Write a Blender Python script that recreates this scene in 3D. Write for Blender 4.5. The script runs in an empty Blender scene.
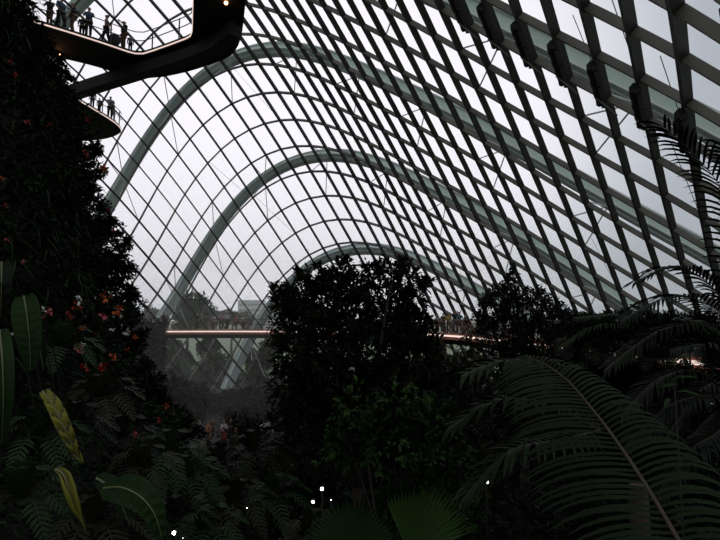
import bpy, bmesh, math, random
import numpy as np
from mathutils import Vector, Matrix
R = random.Random(7)
RN = np.random.default_rng(11)
sc = bpy.context.scene
COL = sc.collection

# ---------------------------------------------------------------- camera, sky, exposure
EYE = 10.0                      # eye height above the planted floor (m)
FPX = 540.0
PITCH = math.atan(48 / FPX)
cd = bpy.data.cameras.new('camera'); cam = bpy.data.objects.new('camera', cd); COL.objects.link(cam)
cam.location = (0, 0, EYE); cam.rotation_euler = (math.pi / 2 + PITCH, 0, 0)
cd.sensor_fit = 'HORIZONTAL'; cd.sensor_width = 36; cd.lens = 36 * FPX / 720
cd.clip_start = 0.05; cd.clip_end = 1500
sc.camera = cam
sc.view_settings.view_transform = 'Standard'; sc.view_settings.look = 'None'
sc.view_settings.exposure = 0.0; sc.view_settings.gamma = 1.0; sc.view_settings.use_curve_mapping = False

def build_world():
    w = bpy.data.worlds.new('overcast_sky'); sc.world = w; w.use_nodes = True
    nt = w.node_tree; nt.nodes.clear()
    tc = nt.nodes.new('ShaderNodeTexCoord')
    dot = nt.nodes.new('ShaderNodeVectorMath'); dot.operation = 'DOT_PRODUCT'
    v = Vector((-0.12, 1.0, 0.42)).normalized(); dot.inputs[1].default_value = v
    nz = nt.nodes.new('ShaderNodeTexNoise'); nz.inputs['Scale'].default_value = 2.2; nz.inputs['Detail'].default_value = 3
    mu = nt.nodes.new('ShaderNodeMath'); mu.operation = 'MULTIPLY_ADD'
    mu.inputs[1].default_value = 0.06; mu.inputs[2].default_value = -0.03
    ad = nt.nodes.new('ShaderNodeMath'); ad.operation = 'ADD'
    mr = nt.nodes.new('ShaderNodeMapRange'); mr.inputs['From Min'].default_value = -1
    rp = nt.nodes.new('ShaderNodeValToRGB'); cr = rp.color_ramp
    cr.elements[0].position = 0.0; cr.elements[0].color = (.40, .41, .43, 1)
    cr.elements[1].position = 1.0; cr.elements[1].color = (1.12, 1.07, 1.14, 1)
    for p, c in ((.55, (.44, .45, .47, 1)), (.83, (.42, .45, .50, 1)), (.90, (.49, .52, .58, 1)), (.93, (.72, .73, .79, 1)), (.96, (1.06, 1.01, 1.09, 1))):
        e = cr.elements.new(p); e.color = c
    bg = nt.nodes.new('ShaderNodeBackground'); out = nt.nodes.new('ShaderNodeOutputWorld')
    L = nt.links.new
    L(tc.outputs['Generated'], dot.inputs[0]); L(tc.outputs['Generated'], nz.inputs['Vector'])
    L(nz.outputs['Fac'], mu.inputs[0]); L(mu.outputs[0], ad.inputs[0]); L(dot.outputs['Value'], ad.inputs[1])
    L(ad.outputs[0], mr.inputs['Value']); L(mr.outputs['Result'], rp.inputs['Fac'])
    L(rp.outputs['Color'], bg.inputs['Color']); bg.inputs['Strength'].default_value = 1.0
    L(bg.outputs[0], out.inputs['Surface'])
build_world()
sc.cycles.use_denoising = True
sc.cycles.transparent_max_bounces = 24
sc.cycles.max_bounces = 5; sc.cycles.diffuse_bounces = 2; sc.cycles.glossy_bounces = 2
sc.cycles.volume_bounces = 1; sc.cycles.sample_clamp_indirect = 4

# ---------------------------------------------------------------- helpers
def W(u, v, d):
    """point of the place seen at picture position (u, v) and d metres ahead of the eye"""
    x = (u - 360) / FPX; z = (270 - v) / FPX
    c, s = math.cos(PITCH), math.sin(PITCH)
    y2 = c - z * s; z2 = s + z * c
    k = d / y2
    return Vector((x * k, d, EYE + z2 * k))
def WZ(u, v, z):
    """same, but where that line of sight meets the height z"""
    p = W(u, v, 1.0); k = (z - EYE) / (p.z - EYE)
    return Vector((p.x * k, k, z))

MATS = {}
def mat(name, col, rough=.6, metal=0, col2=None, scale=3.0, spec=.5, bump=0, detail=3):
    if name in MATS: return MATS[name]
    m = bpy.data.materials.new(name); m.use_nodes = True; nt = m.node_tree
    b = nt.nodes['Principled BSDF']; b.inputs['Base Color'].default_value = (*col, 1)
    b.inputs['Roughness'].default_value = rough; b.inputs['Metallic'].default_value = metal
    b.inputs['Specular IOR Level'].default_value = spec
    tc = nt.nodes.new('ShaderNodeTexCoord')
    nz = nt.nodes.new('ShaderNodeTexNoise'); nz.inputs['Scale'].default_value = scale; nz.inputs['Detail'].default_value = detail
    nt.links.new(tc.outputs['Object'], nz.inputs['Vector'])
    rp = nt.nodes.new('ShaderNodeValToRGB'); rp.color_ramp.elements[0].position = .35; rp.color_ramp.elements[1].position = .65
    c2 = col2 or tuple(c * .8 for c in col)
    rp.color_ramp.elements[0].color = (*c2, 1); rp.color_ramp.elements[1].color = (*col, 1)
    nt.links.new(nz.outputs['Fac'], rp.inputs['Fac']); nt.links.new(rp.outputs['Color'], b.inputs['Base Color'])
    if bump:
        bp = nt.nodes.new('ShaderNodeBump'); bp.inputs['Strength'].default_value = bump
        nt.links.new(nz.outputs['Fac'], bp.inputs['Height']); nt.links.new(bp.outputs['Normal'], b.inputs['Normal'])
    MATS[name] = m; return m
def emit(name, col, s):
    if name in MATS: return MATS[name]
    m = bpy.data.materials.new(name); m.use_nodes = True; nt = m.node_tree; nt.nodes.clear()
    e = nt.nodes.new('ShaderNodeEmission'); e.inputs['Color'].default_value = (*col, 1); e.inputs['Strength'].default_value = s
    o = nt.nodes.new('ShaderNodeOutputMaterial'); nt.links.new(e.outputs[0], o.inputs['Surface'])
    MATS[name] = m; return m
def glass_mat():
    m = bpy.data.materials.new('roof_glass'); m.use_nodes = True; nt = m.node_tree; nt.nodes.clear()
    t = nt.nodes.new('ShaderNodeBsdfTransparent'); t.inputs['Color'].default_value = (.93, .95, .95, 1)
    g = nt.nodes.new('ShaderNodeBsdfGlossy'); g.inputs['Roughness'].default_value = .03; g.inputs['Color'].default_value = (.8, .85, .85, 1)
    mx = nt.nodes.new('ShaderNodeMixShader'); mx.inputs[0].default_value = .05
    o = nt.nodes.new('ShaderNodeOutputMaterial')
    nt.links.new(t.outputs[0], mx.inputs[1]); nt.links.new(g.outputs[0], mx.inputs[2]); nt.links.new(mx.outputs[0], o.inputs['Surface'])
    return m
def fog_mat(name, dens, col=(1, 1, 1), an=0.0):
    m = bpy.data.materials.new(name); m.use_nodes = True; nt = m.node_tree; nt.nodes.clear()
    v = nt.nodes.new('ShaderNodeVolumeScatter'); v.inputs['Density'].default_value = dens; v.inputs['Color'].default_value = (*col, 1)
    v.inputs['Anisotropy'].default_value = an
    o = nt.nodes.new('ShaderNodeOutputMaterial'); nt.links.new(v.outputs[0], o.inputs['Volume']); return m

def link(name, me, m=None, parent=None):
    o = bpy.data.objects.new(name, me); COL.objects.link(o)
    if m is not None:
        for mm in (m if isinstance(m, (list, tuple)) else [m]): me.materials.append(mm)
    if parent is not None: o.parent = parent
    return o
def empty(name, loc=(0, 0, 0), rz=0):
    o = bpy.data.objects.new(name, None); COL.objects.link(o); o.location = loc; o.rotation_euler = (0, 0, rz)
    o.empty_display_size = .2; return o
def tag(o, label=None, cat=None, group=None, kind=None):
    if label: o['label'] = label
    if cat: o['category'] = cat
    if group: o['group'] = group
    if kind: o['kind'] = kind
    return o

class MB:
    """collects shapes of ONE mesh"""
    def __init__(s): s.v = []; s.f = []
    def add(s, vs, fs):
        n = len(s.v); s.v += [tuple(p) for p in vs]; s.f += [tuple(i + n for i in f) for f in fs]; return s
    def box(s, c, size, M=None):
        hx, hy, hz = size[0] / 2, size[1] / 2, size[2] / 2
        vs = [Vector((x, y, z)) for x in (-hx, hx) for y in (-hy, hy) for z in (-hz, hz)]
        if M is not None: vs = [M @ p for p in vs]
        c = Vector(c)
        return s.add([p + c for p in vs], [(0, 1, 3, 2), (4, 6, 7, 5), (0, 4, 5, 1), (2, 3, 7, 6), (0, 2, 6, 4), (1, 5, 7, 3)])
    def sweep(s, pts, nrm, w, d, off=0.0):
        """rectangular bar along pts; nrm = depth direction at each point; off = shift along it"""
        n = len(pts)
        if n < 2: return s
        P = [Vector(p) for p in pts]; vs = []
        for i in range(n):
            t = (P[min(i + 1, n - 1)] - P[max(i - 1, 0)]).normalized()
            k = Vector(nrm[i] if isinstance(nrm, (list, np.ndarray)) else nrm); k = (k - t * k.dot(t)).normalized()
            q = t.cross(k).normalized(); c = P[i] + k * off
            vs += [c - q * w / 2 - k * d / 2, c + q * w / 2 - k * d / 2, c + q * w / 2 + k * d / 2, c - q * w / 2 + k * d / 2]
        fs = [(0, 3, 2, 1), tuple(4 * (n - 1) + j for j in range(4))]
        for i in range(n - 1):
            for j in range(4):
                a, b = 4 * i + j, 4 * i + (j + 1) % 4
                fs.append((a, b, b + 4, a + 4))
        return s.add(vs, fs)
    def tube(s, pts, r, k=6):
        P = [Vector(p) for p in pts]; n = len(P)
        if n < 2: return s
        rr = r if isinstance(r, (list, tuple)) else [r] * n
        ref = Vector((0, 0, 1)); t0 = (P[1] - P[0]).normalized()
        if abs(t0.z) > .9: ref = Vector((1, 0, 0))
        vs = []
        for i in range(n):
            t = (P[min(i + 1, n - 1)] - P[max(i - 1, 0)]).normalized()
            a = t.cross(ref).normalized(); b = t.cross(a).normalized()
            for j in range(k):
                an = 2 * math.pi * j / k
                vs.append(P[i] + (a * math.cos(an) + b * math.sin(an)) * rr[i])
        fs = [tuple(range(k - 1, -1, -1)), tuple(k * (n - 1) + j for j in range(k))]
        for i in range(n - 1):
            for j in range(k):
                a, b = k * i + j, k * i + (j + 1) % k
                fs.append((a, b, b + k, a + k))
        return s.add(vs, fs)
    def blob(s, c, r, sub=2, squash=(1, 1, 1), noise=0.0):
        bm = bmesh.new(); bmesh.ops.create_icosphere(bm, subdivisions=sub, radius=1)
        vs = []
        for v in bm.verts:
            k = 1 + noise * (R.random() - .5) * 2
            vs.append((c[0] + v.co.x * r * squash[0] * k, c[1] + v.co.y * r * squash[1] * k, c[2] + v.co.z * r * squash[2] * k))
        fs = [tuple(v.index for v in f.verts) for f in bm.faces]; bm.free()
        return s.add(vs, fs)
    def build(s, name, m, parent=None, smooth=False):
        me = bpy.data.meshes.new(name); me.from_pydata([tuple(p) for p in s.v], [], s.f); me.update()
        if smooth: me.shade_smooth()
        return link(name, me, m, parent)

def arr_mesh(name, V, F, mi=None):
    """fast mesh from numpy: V (n,3), F (m,k)"""
    me = bpy.data.meshes.new(name); V = np.asarray(V, np.float32); F = np.asarray(F, np.int32)
    me.vertices.add(len(V)); me.vertices.foreach_set('co', V.ravel())
    k = F.shape[1]; me.loops.add(F.size); me.loops.foreach_set('vertex_index', F.ravel())
    me.polygons.add(len(F)); me.polygons.foreach_set('loop_start', np.arange(0, F.size, k, dtype=np.int32))
    if mi is not None: me.polygons.foreach_set('material_index', np.asarray(mi, np.int32))
    me.update(calc_edges=True); return me
def unit(a): return a / np.maximum(np.linalg.norm(a, axis=-1, keepdims=True), 1e-9)
def rand_dirs(n): return unit(RN.normal(size=(n, 3)))
def leaves(pos, d, nrm, L, Wd, fold=.25, curl=.15):
    """folded pointed leaves: pos base, d direction, nrm upper side; six vertices, four faces each"""
    n = len(pos); L = np.broadcast_to(L, n)[:, None]; Wd = np.broadcast_to(Wd, n)[:, None]
    d = unit(d); s = unit(np.cross(d, nrm)); u = np.cross(s, d)
    m1 = pos + d * L * .33 + u * L * .04; m2 = pos + d * L * .68 - u * L * curl * .4
    tip = pos + d * L - u * L * curl
    l1 = m1 + s * Wd * .5 + u * Wd * fold; r1 = m1 - s * Wd * .5 + u * Wd * fold
    l2 = m2 + s * Wd * .42 + u * Wd * fold; r2 = m2 - s * Wd * .42 + u * Wd * fold
    V = np.stack([pos, l1, m1, r1, l2, m2, r2, tip], 1).reshape(-1, 3)
    T = np.array([[0, 2, 1, 1], [0, 3, 2, 2], [1, 2, 5, 4], [2, 3, 6, 5], [4, 5, 7, 7], [5, 6, 7, 7]])
    T3 = np.array([[0, 2, 1], [0, 3, 2], [1, 2, 5], [1, 5, 4], [2, 3, 6], [2, 6, 5], [4, 5, 7], [5, 6, 7]])
    F = (np.arange(n)[:, None, None] * 8 + T3[None]).reshape(-1, 3)
    return V, F
def sprays(centers, per, L, Wd, spread=.9, out=None, rad=.1, up=.25, nmat=1):
    """per leaves round each twig end"""
    c = np.repeat(centers, per, 0); n = len(c)
    ax = unit(out + rand_dirs(len(centers)) * .5) if out is not None else rand_dirs(len(centers))
    ax = np.repeat(ax, per, 0)
    d = unit(ax + rand_dirs(n) * spread + np.array([0, 0, up]))
    nr = unit(rand_dirs(n) * .6 + np.array([0, 0, 1.0]))
    p = c + d * rad * RN.random((n, 1)) - ax * rad * 1.5 * RN.random((n, 1))
    Lr = L * (.65 + .6 * RN.random(n))
    V, F = leaves(p, d, nr, Lr, Wd * Lr / L)
    mi = np.repeat(np.repeat(RN.integers(0, nmat, len(centers)), per), 8) if nmat > 1 else None
    return V, F, mi

LEAF = {}
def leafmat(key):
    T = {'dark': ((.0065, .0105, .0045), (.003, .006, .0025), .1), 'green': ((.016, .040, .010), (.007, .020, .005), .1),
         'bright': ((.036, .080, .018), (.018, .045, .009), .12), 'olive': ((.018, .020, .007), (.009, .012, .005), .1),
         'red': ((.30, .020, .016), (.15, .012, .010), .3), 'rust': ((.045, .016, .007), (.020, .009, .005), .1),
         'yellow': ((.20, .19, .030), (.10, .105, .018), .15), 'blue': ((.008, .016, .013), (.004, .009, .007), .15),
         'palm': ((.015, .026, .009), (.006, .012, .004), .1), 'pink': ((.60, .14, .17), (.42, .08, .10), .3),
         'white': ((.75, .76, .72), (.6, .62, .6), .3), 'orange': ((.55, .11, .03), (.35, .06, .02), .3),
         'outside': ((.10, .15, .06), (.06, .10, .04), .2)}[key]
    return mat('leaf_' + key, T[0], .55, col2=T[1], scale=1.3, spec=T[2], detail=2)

# ---------------------------------------------------------------- the glass roof as a doubly curved net
CH = np.array([-0.1774,46.65,-0.7057,24.54,27.12,-24.85,0.4198,-4.497,-5.2,0.1493,-0.1814,1.591,0.02838,0.2349,-0.3454,-0.05013,-0.09773,-0.1007,-0.004592,-0.02383,0.06374,0.006688,0.0243,0.003407,33.01,-13.32,-5.142,0.9264,4.192,4.365,-0.9075,1.439,-1.328,-0.3406,0.002187,0.503,0.2047,0.1391,-0.1833,0.111,-0.1691,0.03103,-0.02809,-0.01986,0.03002,-0.0226,0.04476,-0.01933,0.9804,-3.32,-12.47,4.336,-0.9681,2.674,-0.1698,0.875,1.386,0.726,-0.0938,0.3892,-0.2364,0.1875,-0.392,-0.06168,-0.09376,-0.04596,0.04135,-0.03168,0.06185,-0.0009054,0.02413,0.001809,-1.729,2.872,3.025,0.8056,1.869,0.9377,-0.6335,0.9107,0.1242,0.009546,0.361,0.2144,-0.0007288,0.1078,-0.04371,-0.05843,-0.1093,-0.1122,0.02689,-0.02136,0.008898,0.01347,0.02721,0.0214,0.3321,-0.9729,1.485,0.805,-0.2084,0.1423,0.1233,-0.4462,0.3905,0.03413,-0.08449,0.08224,0.001948,0.1595,-0.09958,-0.04614,0.04687,-0.01398,-0.002527,-0.02587,0.02399,0.00541,-0.007064,-0.002542,0.1336,-0.528,-1.211,-0.3468,-0.7508,-0.1074,-0.03078,-0.2434,0.09682,0.01595,-0.1004,-0.1471,-0.01526,0.0494,0.01842,0.02148,0.06909,0.004391,0.01218,-0.01612,0.01561,-0.497,0.5016,-0.1831,-0.0987,0.06373,0.007869,0.08165,-0.1761,-0.009964,-0.04634,-0.07694,0.08201,-0.0181,-0.009866,0.1077,-0.008272,0.03809,-0.05397,0.1147,-0.07535,0.386,0.2771,0.3393,0.03467,-0.05397,-0.1054,-0.1127,0.02094,-0.04729,0.0499,0.009546,-0.02819,0.0193,0.1377,0.3109,-0.3379,0.001253,0.3659,-0.413,-0.05905,0.05847,-0.1061,-0.03248,-0.01733,-0.04948,-0.09064,0.03235,-0.09532,-0.1278,-0.07883,-0.02837,0.1202,0.1082,0.06728,0.02397,-0.203,0.2107,-0.0196,-0.1921,0.2043]).reshape(-1, 3)
def _S(a, b):
    s = 2 * (a + 16) / 46 - 1; t = 2 * (b + 12) / 28 - 1
    Ta = np.polynomial.chebyshev.chebvander(s, 10); Tb = np.polynomial.chebyshev.chebvander(t, 7)
    B = np.stack([Ta[..., i] * Tb[..., j] for i in range(11) for j in range(8) if i + j <= 11], -1)
    return B @ CH + np.array([0, 0, EYE])
def S(a, b):
    a = np.asarray(a, float); b = np.asarray(b, float); ac = np.clip(a, -16, 30); bc = np.clip(b, -12, 16)
    p = _S(ac, bc)
    out = p.copy()
    lo = a < -16; hi = a > 30
    if lo.any(): out[lo] += (_S(ac[lo], bc[lo]) - _S(ac[lo] + 1, bc[lo])) * (-16 - a[lo])[:, None]
    if hi.any(): out[hi] += (_S(ac[hi], bc[hi]) - _S(ac[hi] - 1, bc[hi])) * (a[hi] - 30)[:, None]
    return out
def NR(a, b):
    e = .1; u = S(a + e, b) - S(a - e, b); v = S(a, b + e) - S(a, b - e)
    return unit(np.cross(u, v))

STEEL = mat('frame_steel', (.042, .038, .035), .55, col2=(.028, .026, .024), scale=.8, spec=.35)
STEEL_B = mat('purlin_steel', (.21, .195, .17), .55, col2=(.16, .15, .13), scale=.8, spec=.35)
RIBM = mat('arch_paint', (.90, .92, .91), .5, col2=(.84, .87, .86), scale=.5, spec=.4)
RIBD = mat('arch_web_paint', (.72, .86, .79), .55, col2=(.64, .78, .71), scale=.6, spec=.3)
A0, A1, B0, B1 = -20, 34, -10, 16
roof = tag(empty('ceiling', (0, 0, 0)), 'curved glass and steel net roof rising over the planted hall', None, None, 'structure')
na, nb = A1 - A0 + 1, B1 - B0 + 1
GA, GB = np.meshgrid(np.arange(A0, A1 + 1.), np.arange(B0, B1 + 1.), indexing='ij')
PG = S(GA, GB); NG = NR(GA, GB)
def ok_pt(p): return math.hypot(p[0], p[1], p[2] - EYE) > 11.5 and math.hypot(p[0], p[1]) > 9
def clip_runs(P, N):
    """the stretches of a line above the ground, cut where they reach it"""
    runs = []; cur = []
    for i in range(len(P)):
        if P[i][2] > 0 and ok_pt(P[i]):
            if not cur and i > 0 and P[i - 1][2] <= 0 and ok_pt(P[i - 1]):
                k = P[i][2] / (P[i][2] - P[i - 1][2]); cur.append((P[i] + (P[i - 1] - P[i]) * k, N[i]))
            cur.append((P[i], N[i]))
        elif cur and not ok_pt(P[i]): runs.append(cur); cur = []
        elif cur:
            k = P[i - 1][2] / (P[i - 1][2] - P[i][2]); cur.append((P[i - 1] + (P[i] - P[i - 1]) * k, N[i - 1])); runs.append(cur); cur = []
    if cur: runs.append(cur)
    return runs
foot = []
for ib in range(nb):
    for run in clip_runs(PG[:, ib], NG[:, ib]):
        if len(run) > 2:
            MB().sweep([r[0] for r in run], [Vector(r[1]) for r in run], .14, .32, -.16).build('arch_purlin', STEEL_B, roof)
            foot += [run[k][0] for k in (0, -1) if run[k][0][2] < .01]
for ia in range(na):
    for run in clip_runs(PG[ia], NG[ia]):
        if len(run) > 2:
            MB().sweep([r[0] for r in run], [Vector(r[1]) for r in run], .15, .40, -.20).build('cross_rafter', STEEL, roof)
            foot += [run[k][0] for k in (0, -1) if run[k][0][2] < .01]
V = (PG + NG * .06).reshape(-1, 3); F = []
for i in range(na - 1):
    for j in range(nb - 1):
        q = [i * nb + j, i * nb + j + 1, (i + 1) * nb + j + 1, (i + 1) * nb + j]
        if max(V[k][2] for k in q) > 0 and all(ok_pt(V[k]) for k in q): F.append(q)
V[:, 2] = np.maximum(V[:, 2], -.02)
GLASS = glass_mat()
link('window_glazing', arr_mesh('glazing', V, F), GLASS, roof)
# low concrete kerb under the foot of the net
ft = sorted(foot, key=lambda p: math.atan2(p[0] - 5, p[1] - 25))
kb = MB(); prev = None; cl = []
for p in ft:
    if prev is None or (Vector(p) - Vector(prev)).length > 1.2: cl.append(Vector((p[0], p[1], .45))); prev = p
seg = [cl[0]]
KERB = mat('kerb_concrete', (.22, .22, .21), .8, col2=(.16, .16, .155), scale=2)
for p in cl[1:]:
    if (p - seg[-1]).length > 9: kb.sweep(seg, Vector((0, 0, 1)), .7, .9); seg = []
    seg.append(p)
kb.sweep(seg, Vector((0, 0, 1)), .7, .9)
tag(kb.build('trim_1', KERB), 'pale concrete kerb under the foot of the glass roof', kind='structure')

# the outside arches, about two metres off the glass, with their props
QR = {0: (-3.6, -.68, -1.34, 1.64), 1: (-.11, -.30, -.09, .20), 2: (3.68, -.30, .35, .40), 3: (7.78, .20, -1.2, -1.77)}
LBL = {0: 'highest pale steel arch, nearest one outside the glass, crossing the upper right corner',
       1: 'tall pale steel arch outside the glass, sweeping over the whole hall behind the upper walkway',
       2: 'middle pale steel arch outside the glass, peaking above the central tree',
       3: 'lowest and farthest pale steel arch, just above the top of the central tree'}
def rib_pt(k, a, h=2.0):
    q = QR[k]; a = np.asarray(a, float); t = np.clip((a - 7) / 20, -1.05, .75 if k == 3 else (1.0 if k else .95))
    b = q[0] + q[1] * t + q[2] * t * t + q[3] * t ** 3
    return S(a, b) + NR(a, b) * h, NR(a, b)
for k in range(4):
    aa = np.arange(A0, A1 + .1, .5); P, N = rib_pt(k, aa)
    root = tag(empty('steel_arch', (0, 0, 0)), LBL[k], 'arch', 'steel arches outside the glass')
    run = max(clip_runs(P, N), key=len); pts = [r[0] for r in run]; ns = [Vector(r[1]) for r in run]
    MB().sweep(pts, ns, .95, .9, 0).build('arch_web', RIBD, root)
    MB().sweep(pts, ns, 1.15, .07, -.40).build('lower_edge_plate', RIBM, root)
    MB().sweep(pts, ns, .24, .10, -.50).build('inner_flange', RIBM, root)
    MB().sweep(pts, ns, 1.35, .12, .50).build('outer_flange', RIBM, root)
    bc = {0: -4, 1: 0, 2: 4, 3: 8}[k]
    for a in range(-14 + (0 if k % 2 == 0 else 2), 30, 4):
        top, tn = rib_pt(k, np.array([a + .9]), 1.5)
        if top[0][2] < 2: continue
        pr = MB()
        for (aa_, bb_) in ((a, bc), (a, bc + 1), (a + 1, bc - 1), (a + 2, bc - 1)):
            q = S(np.array([float(aa_)]), np.array([float(bb_)]))[0]
            if (Vector(q) - Vector(top[0])).length < 6.5 and q[2] > 0: pr.tube([q, top[0]], .05, 5)
        if pr.v: pr.build('arch_prop', RIBM, root)
# thin stay rods hanging inside the net
rods = MB()
for (a, b) in ((4, -1), (8, 3), (-2, 4), (12, 1), (22, -6), (24, -6), (24, -4), (18, -5), (20, 1), (14, -2), (1, 0), (-3, 2), (23, -7)):
    p = Vector(S(np.array([float(a)]), np.array([float(b)]))[0]); n = Vector(NR(np.array([float(a)]), np.array([float(b)]))[0])
    q = Vector(S(np.array([a + .8]), np.array([b + 1.9]))[0])
    rods.tube([p + n * .8, q + n * .3], .018, 4)
rods.build('stay_rod', STEEL, roof)

# rolled sun shades in the row of panes by the highest arch
SHD = mat('shade_cloth', (.030, .029, .028), .9, scale=6)
HW = mat('bracket_steel', (.30, .30, .29), .4, metal=.6)
order = ['fifth from the right edge', 'lowest but three', 'lowest but two', 'lowest but one', 'lowest']
for i, a in enumerate(range(19, 26)):
    t = np.linspace(.06, .94, 8); bb = -6 + t
    P = S(np.full(8, float(a)), bb); N = NR(np.full(8, float(a)), bb); Tn = unit(S(np.full(8, a + 1.), bb) - P)
    P = P - N * .52
    c = empty('sun_shade', tuple(P[0])); pos = ['first', 'second', 'third', 'fourth', 'fifth', 'sixth', 'seventh'][i]
    tag(c, 'dark gathered sun shade under the highest arch, %s from the upper left' % pos, 'sun shade', 'sun shades under the highest arch')
    Pl = P - P[0]
    m = MB(); m.sweep([Vector(p) for p in Pl], [Vector(q) for q in N], .34, .26); m.tube([Vector(p) - Vector(N[j]) * .1 for j, p in enumerate(Pl)], [.15 + .03 * (j % 2) for j in range(8)], 7)
    m.build('gathered_cloth', SHD, c)
    for j in (0, 3, 7): MB().box(Vector(Pl[j]) + Vector(Tn[j]) * .22 - Vector(N[j]) * .1, (.18, .16, .18)).build('pulley_bracket', SHD, c)
    m = MB(); m.tube([Vector(Pl[5]) - Vector(N[5]) * .3, Vector(Pl[7]) - Vector(N[7]) * .2 + Vector(Tn[7]) * 1.0], .035, 5)
    m.build('tension_arm', HW, c)

# ---------------------------------------------------------------- ground outside and planting bed
SOIL = mat('planting_soil', (.020, .018, .012), .95, col2=(.010, .010, .007), scale=.6, bump=.3)
V = []; F = []; n = 60
for i in range(n + 1):
    for j in range(n + 1):
        V.append((-60 + 120 * i / n, -40 + 130 * j / n, 0.0))
for i in range(n):
    for j in range(n): F.append((i * (n + 1) + j, (i + 1) * (n + 1) + j, (i + 1) * (n + 1) + j + 1, i * (n + 1) + j + 1))
tag(MB().add(V, F).build('floor', SOIL), 'dark planting soil of the hall floor', kind='structure')
LAWN = mat('lawn', (.24, .30, .16), .9, col2=(.17, .24, .11), scale=.2)
tag(MB().add([(-900, -300, -.05), (900, -300, -.05), (900, 1200, -.05), (-900, 1200, -.05)], [(0, 1, 2, 3)]).build('terrain', LAWN),
    'green park ground outside the glass hall', kind='structure')

# ---------------------------------------------------------------- walkways
COPPER = mat('walkway_fascia', (.50, .20, .14), .5, col2=(.40, .15, .10), scale=2)
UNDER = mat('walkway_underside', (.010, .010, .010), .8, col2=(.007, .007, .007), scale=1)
RAIL = mat('rail_steel', (.10, .10, .10), .4, metal=.5)
LED = emit('led_strip', (1.0, .80, .72), 1.0)
LEDB = emit('led_strip_upper', (1.0, .76, .68), .9)
DECK = mat('walkway_deck', (.12, .11, .10), .8, scale=3)

def plan_frame(pts):
    P = [Vector(p) for p in pts]; T = []
    for i in range(len(P)):
        t = P[min(i + 1, len(P) - 1)] - P[max(i - 1, 0)]; t.z = 0; T.append(t.normalized())
    return P, T
def smooth_path(pts, step=1.0):
    P = [Vector(p) for p in pts]; out = []
    for i in range(len(P) - 1):
        p0 = P[max(i - 1, 0)]; p1 = P[i]; p2 = P[i + 1]; p3 = P[min(i + 2, len(P) - 1)]
        n = max(1, int((p2 - p1).length / step))
        for k in range(n):
            t = k / n
            out.append(.5 * ((2 * p1) + (p2 - p0) * t + (2 * p0 - 5 * p1 + 4 * p2 - p3) * t * t + (3 * p1 - p0 - 3 * p2 + p3) * t ** 3))
    out.append(P[-1]); return out

def railing(root, edge, h=1.12, every=2.0, infill=True, rails=(1.12, .6)):
    P = edge; d = 0; last = -9
    for rz in rails:
        MB().tube([p + Vector((0, 0, rz)) for p in P], .028, 5).build('handrail' if rz > 1 else 'mid_rail', RAIL, root)
    acc = 0; inf = MB()
    for i in range(len(P)):
        if i: acc += (P[i] - P[i - 1]).length
        if acc - last >= every:
            last = acc
            MB().box(P[i] + Vector((0, 0, h / 2)), (.06, .06, h)).build('rail_post', RAIL, root)
    if infill:
        for i in range(len(P) - 1):
            n = max(1, int((P[i + 1] - P[i]).length / .16))
            for k in range(n):
                q = P[i].lerp(P[i + 1], k / n); inf.box(q + Vector((0, 0, .56)), (.032, .03, 1.1))
        inf.build('rail_infill', mat('copper_mesh', (.28, .14, .10), .5), root)

# the long lower walkway that rings the hall at the height of the eye
path = smooth_path([(-34, 44, 8.6), (-27, 52.5, 8.6), (-19, 56.6, 8.6), (-9, 56.6, 8.6), (0, 52, 8.6), (7.4, 44.0, 8.6), (9.6, 34, 8.6), (10.6, 23.6, 8.6), (11.6, 17, 8.6), (13.5, 10, 8.6)], 1.0)
P, T = plan_frame(path)
lower = tag(empty('elevated_walkway', tuple(P[0])), 'long copper-edged walkway level with the eye, ringing the far side of the hall', 'walkway')
O = P[0]
side = [Vector((t.y, -t.x, 0)) for t in T]       # towards the hall centre / the eye
L_ = [p - O for p in P]
near = [p + s * 1.1 for p, s in zip(L_, side)]; far = [p - s * 1.1 for p, s in zip(L_, side)]
MB().sweep(L_, Vector((0, 0, 1)), 2.2, .3).build('deck', DECK, lower)
MB().sweep([p + s * .04 + Vector((0, 0, -.02)) for p, s in zip(near, side)], Vector((0, 0, 1)), .1, .5).build('fascia', COPPER, lower)
MB().sweep([p + s * .12 + Vector((0, 0, .02)) for p, s in zip(near, side)], Vector((0, 0, 1)), .05, .13).build('light_strip', LED, lower)
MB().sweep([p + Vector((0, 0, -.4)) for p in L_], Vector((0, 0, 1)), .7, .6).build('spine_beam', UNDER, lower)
railing(lower, [p + Vector((0, 0, .15)) for p in near]); 
fr = MB(); fr.tube([p + Vector((0, 0, 1.27)) for p in far], .03, 5); fr.build('handrail', RAIL, lower)
CP = mat('column_paint', (.13, .085, .07), .7)
for px, dd in ((439.5, 43.6), (640, 19.5)):
    q = W(px, 340, dd) - O; q.z = 0
    MB().tube([q + Vector((0, 0, -.2)), q + Vector((0, 0, -1.2)), q + Vector((0, 0, -8.6))], [.42, .55, .68], 14).build('column', CP, lower)

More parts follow.
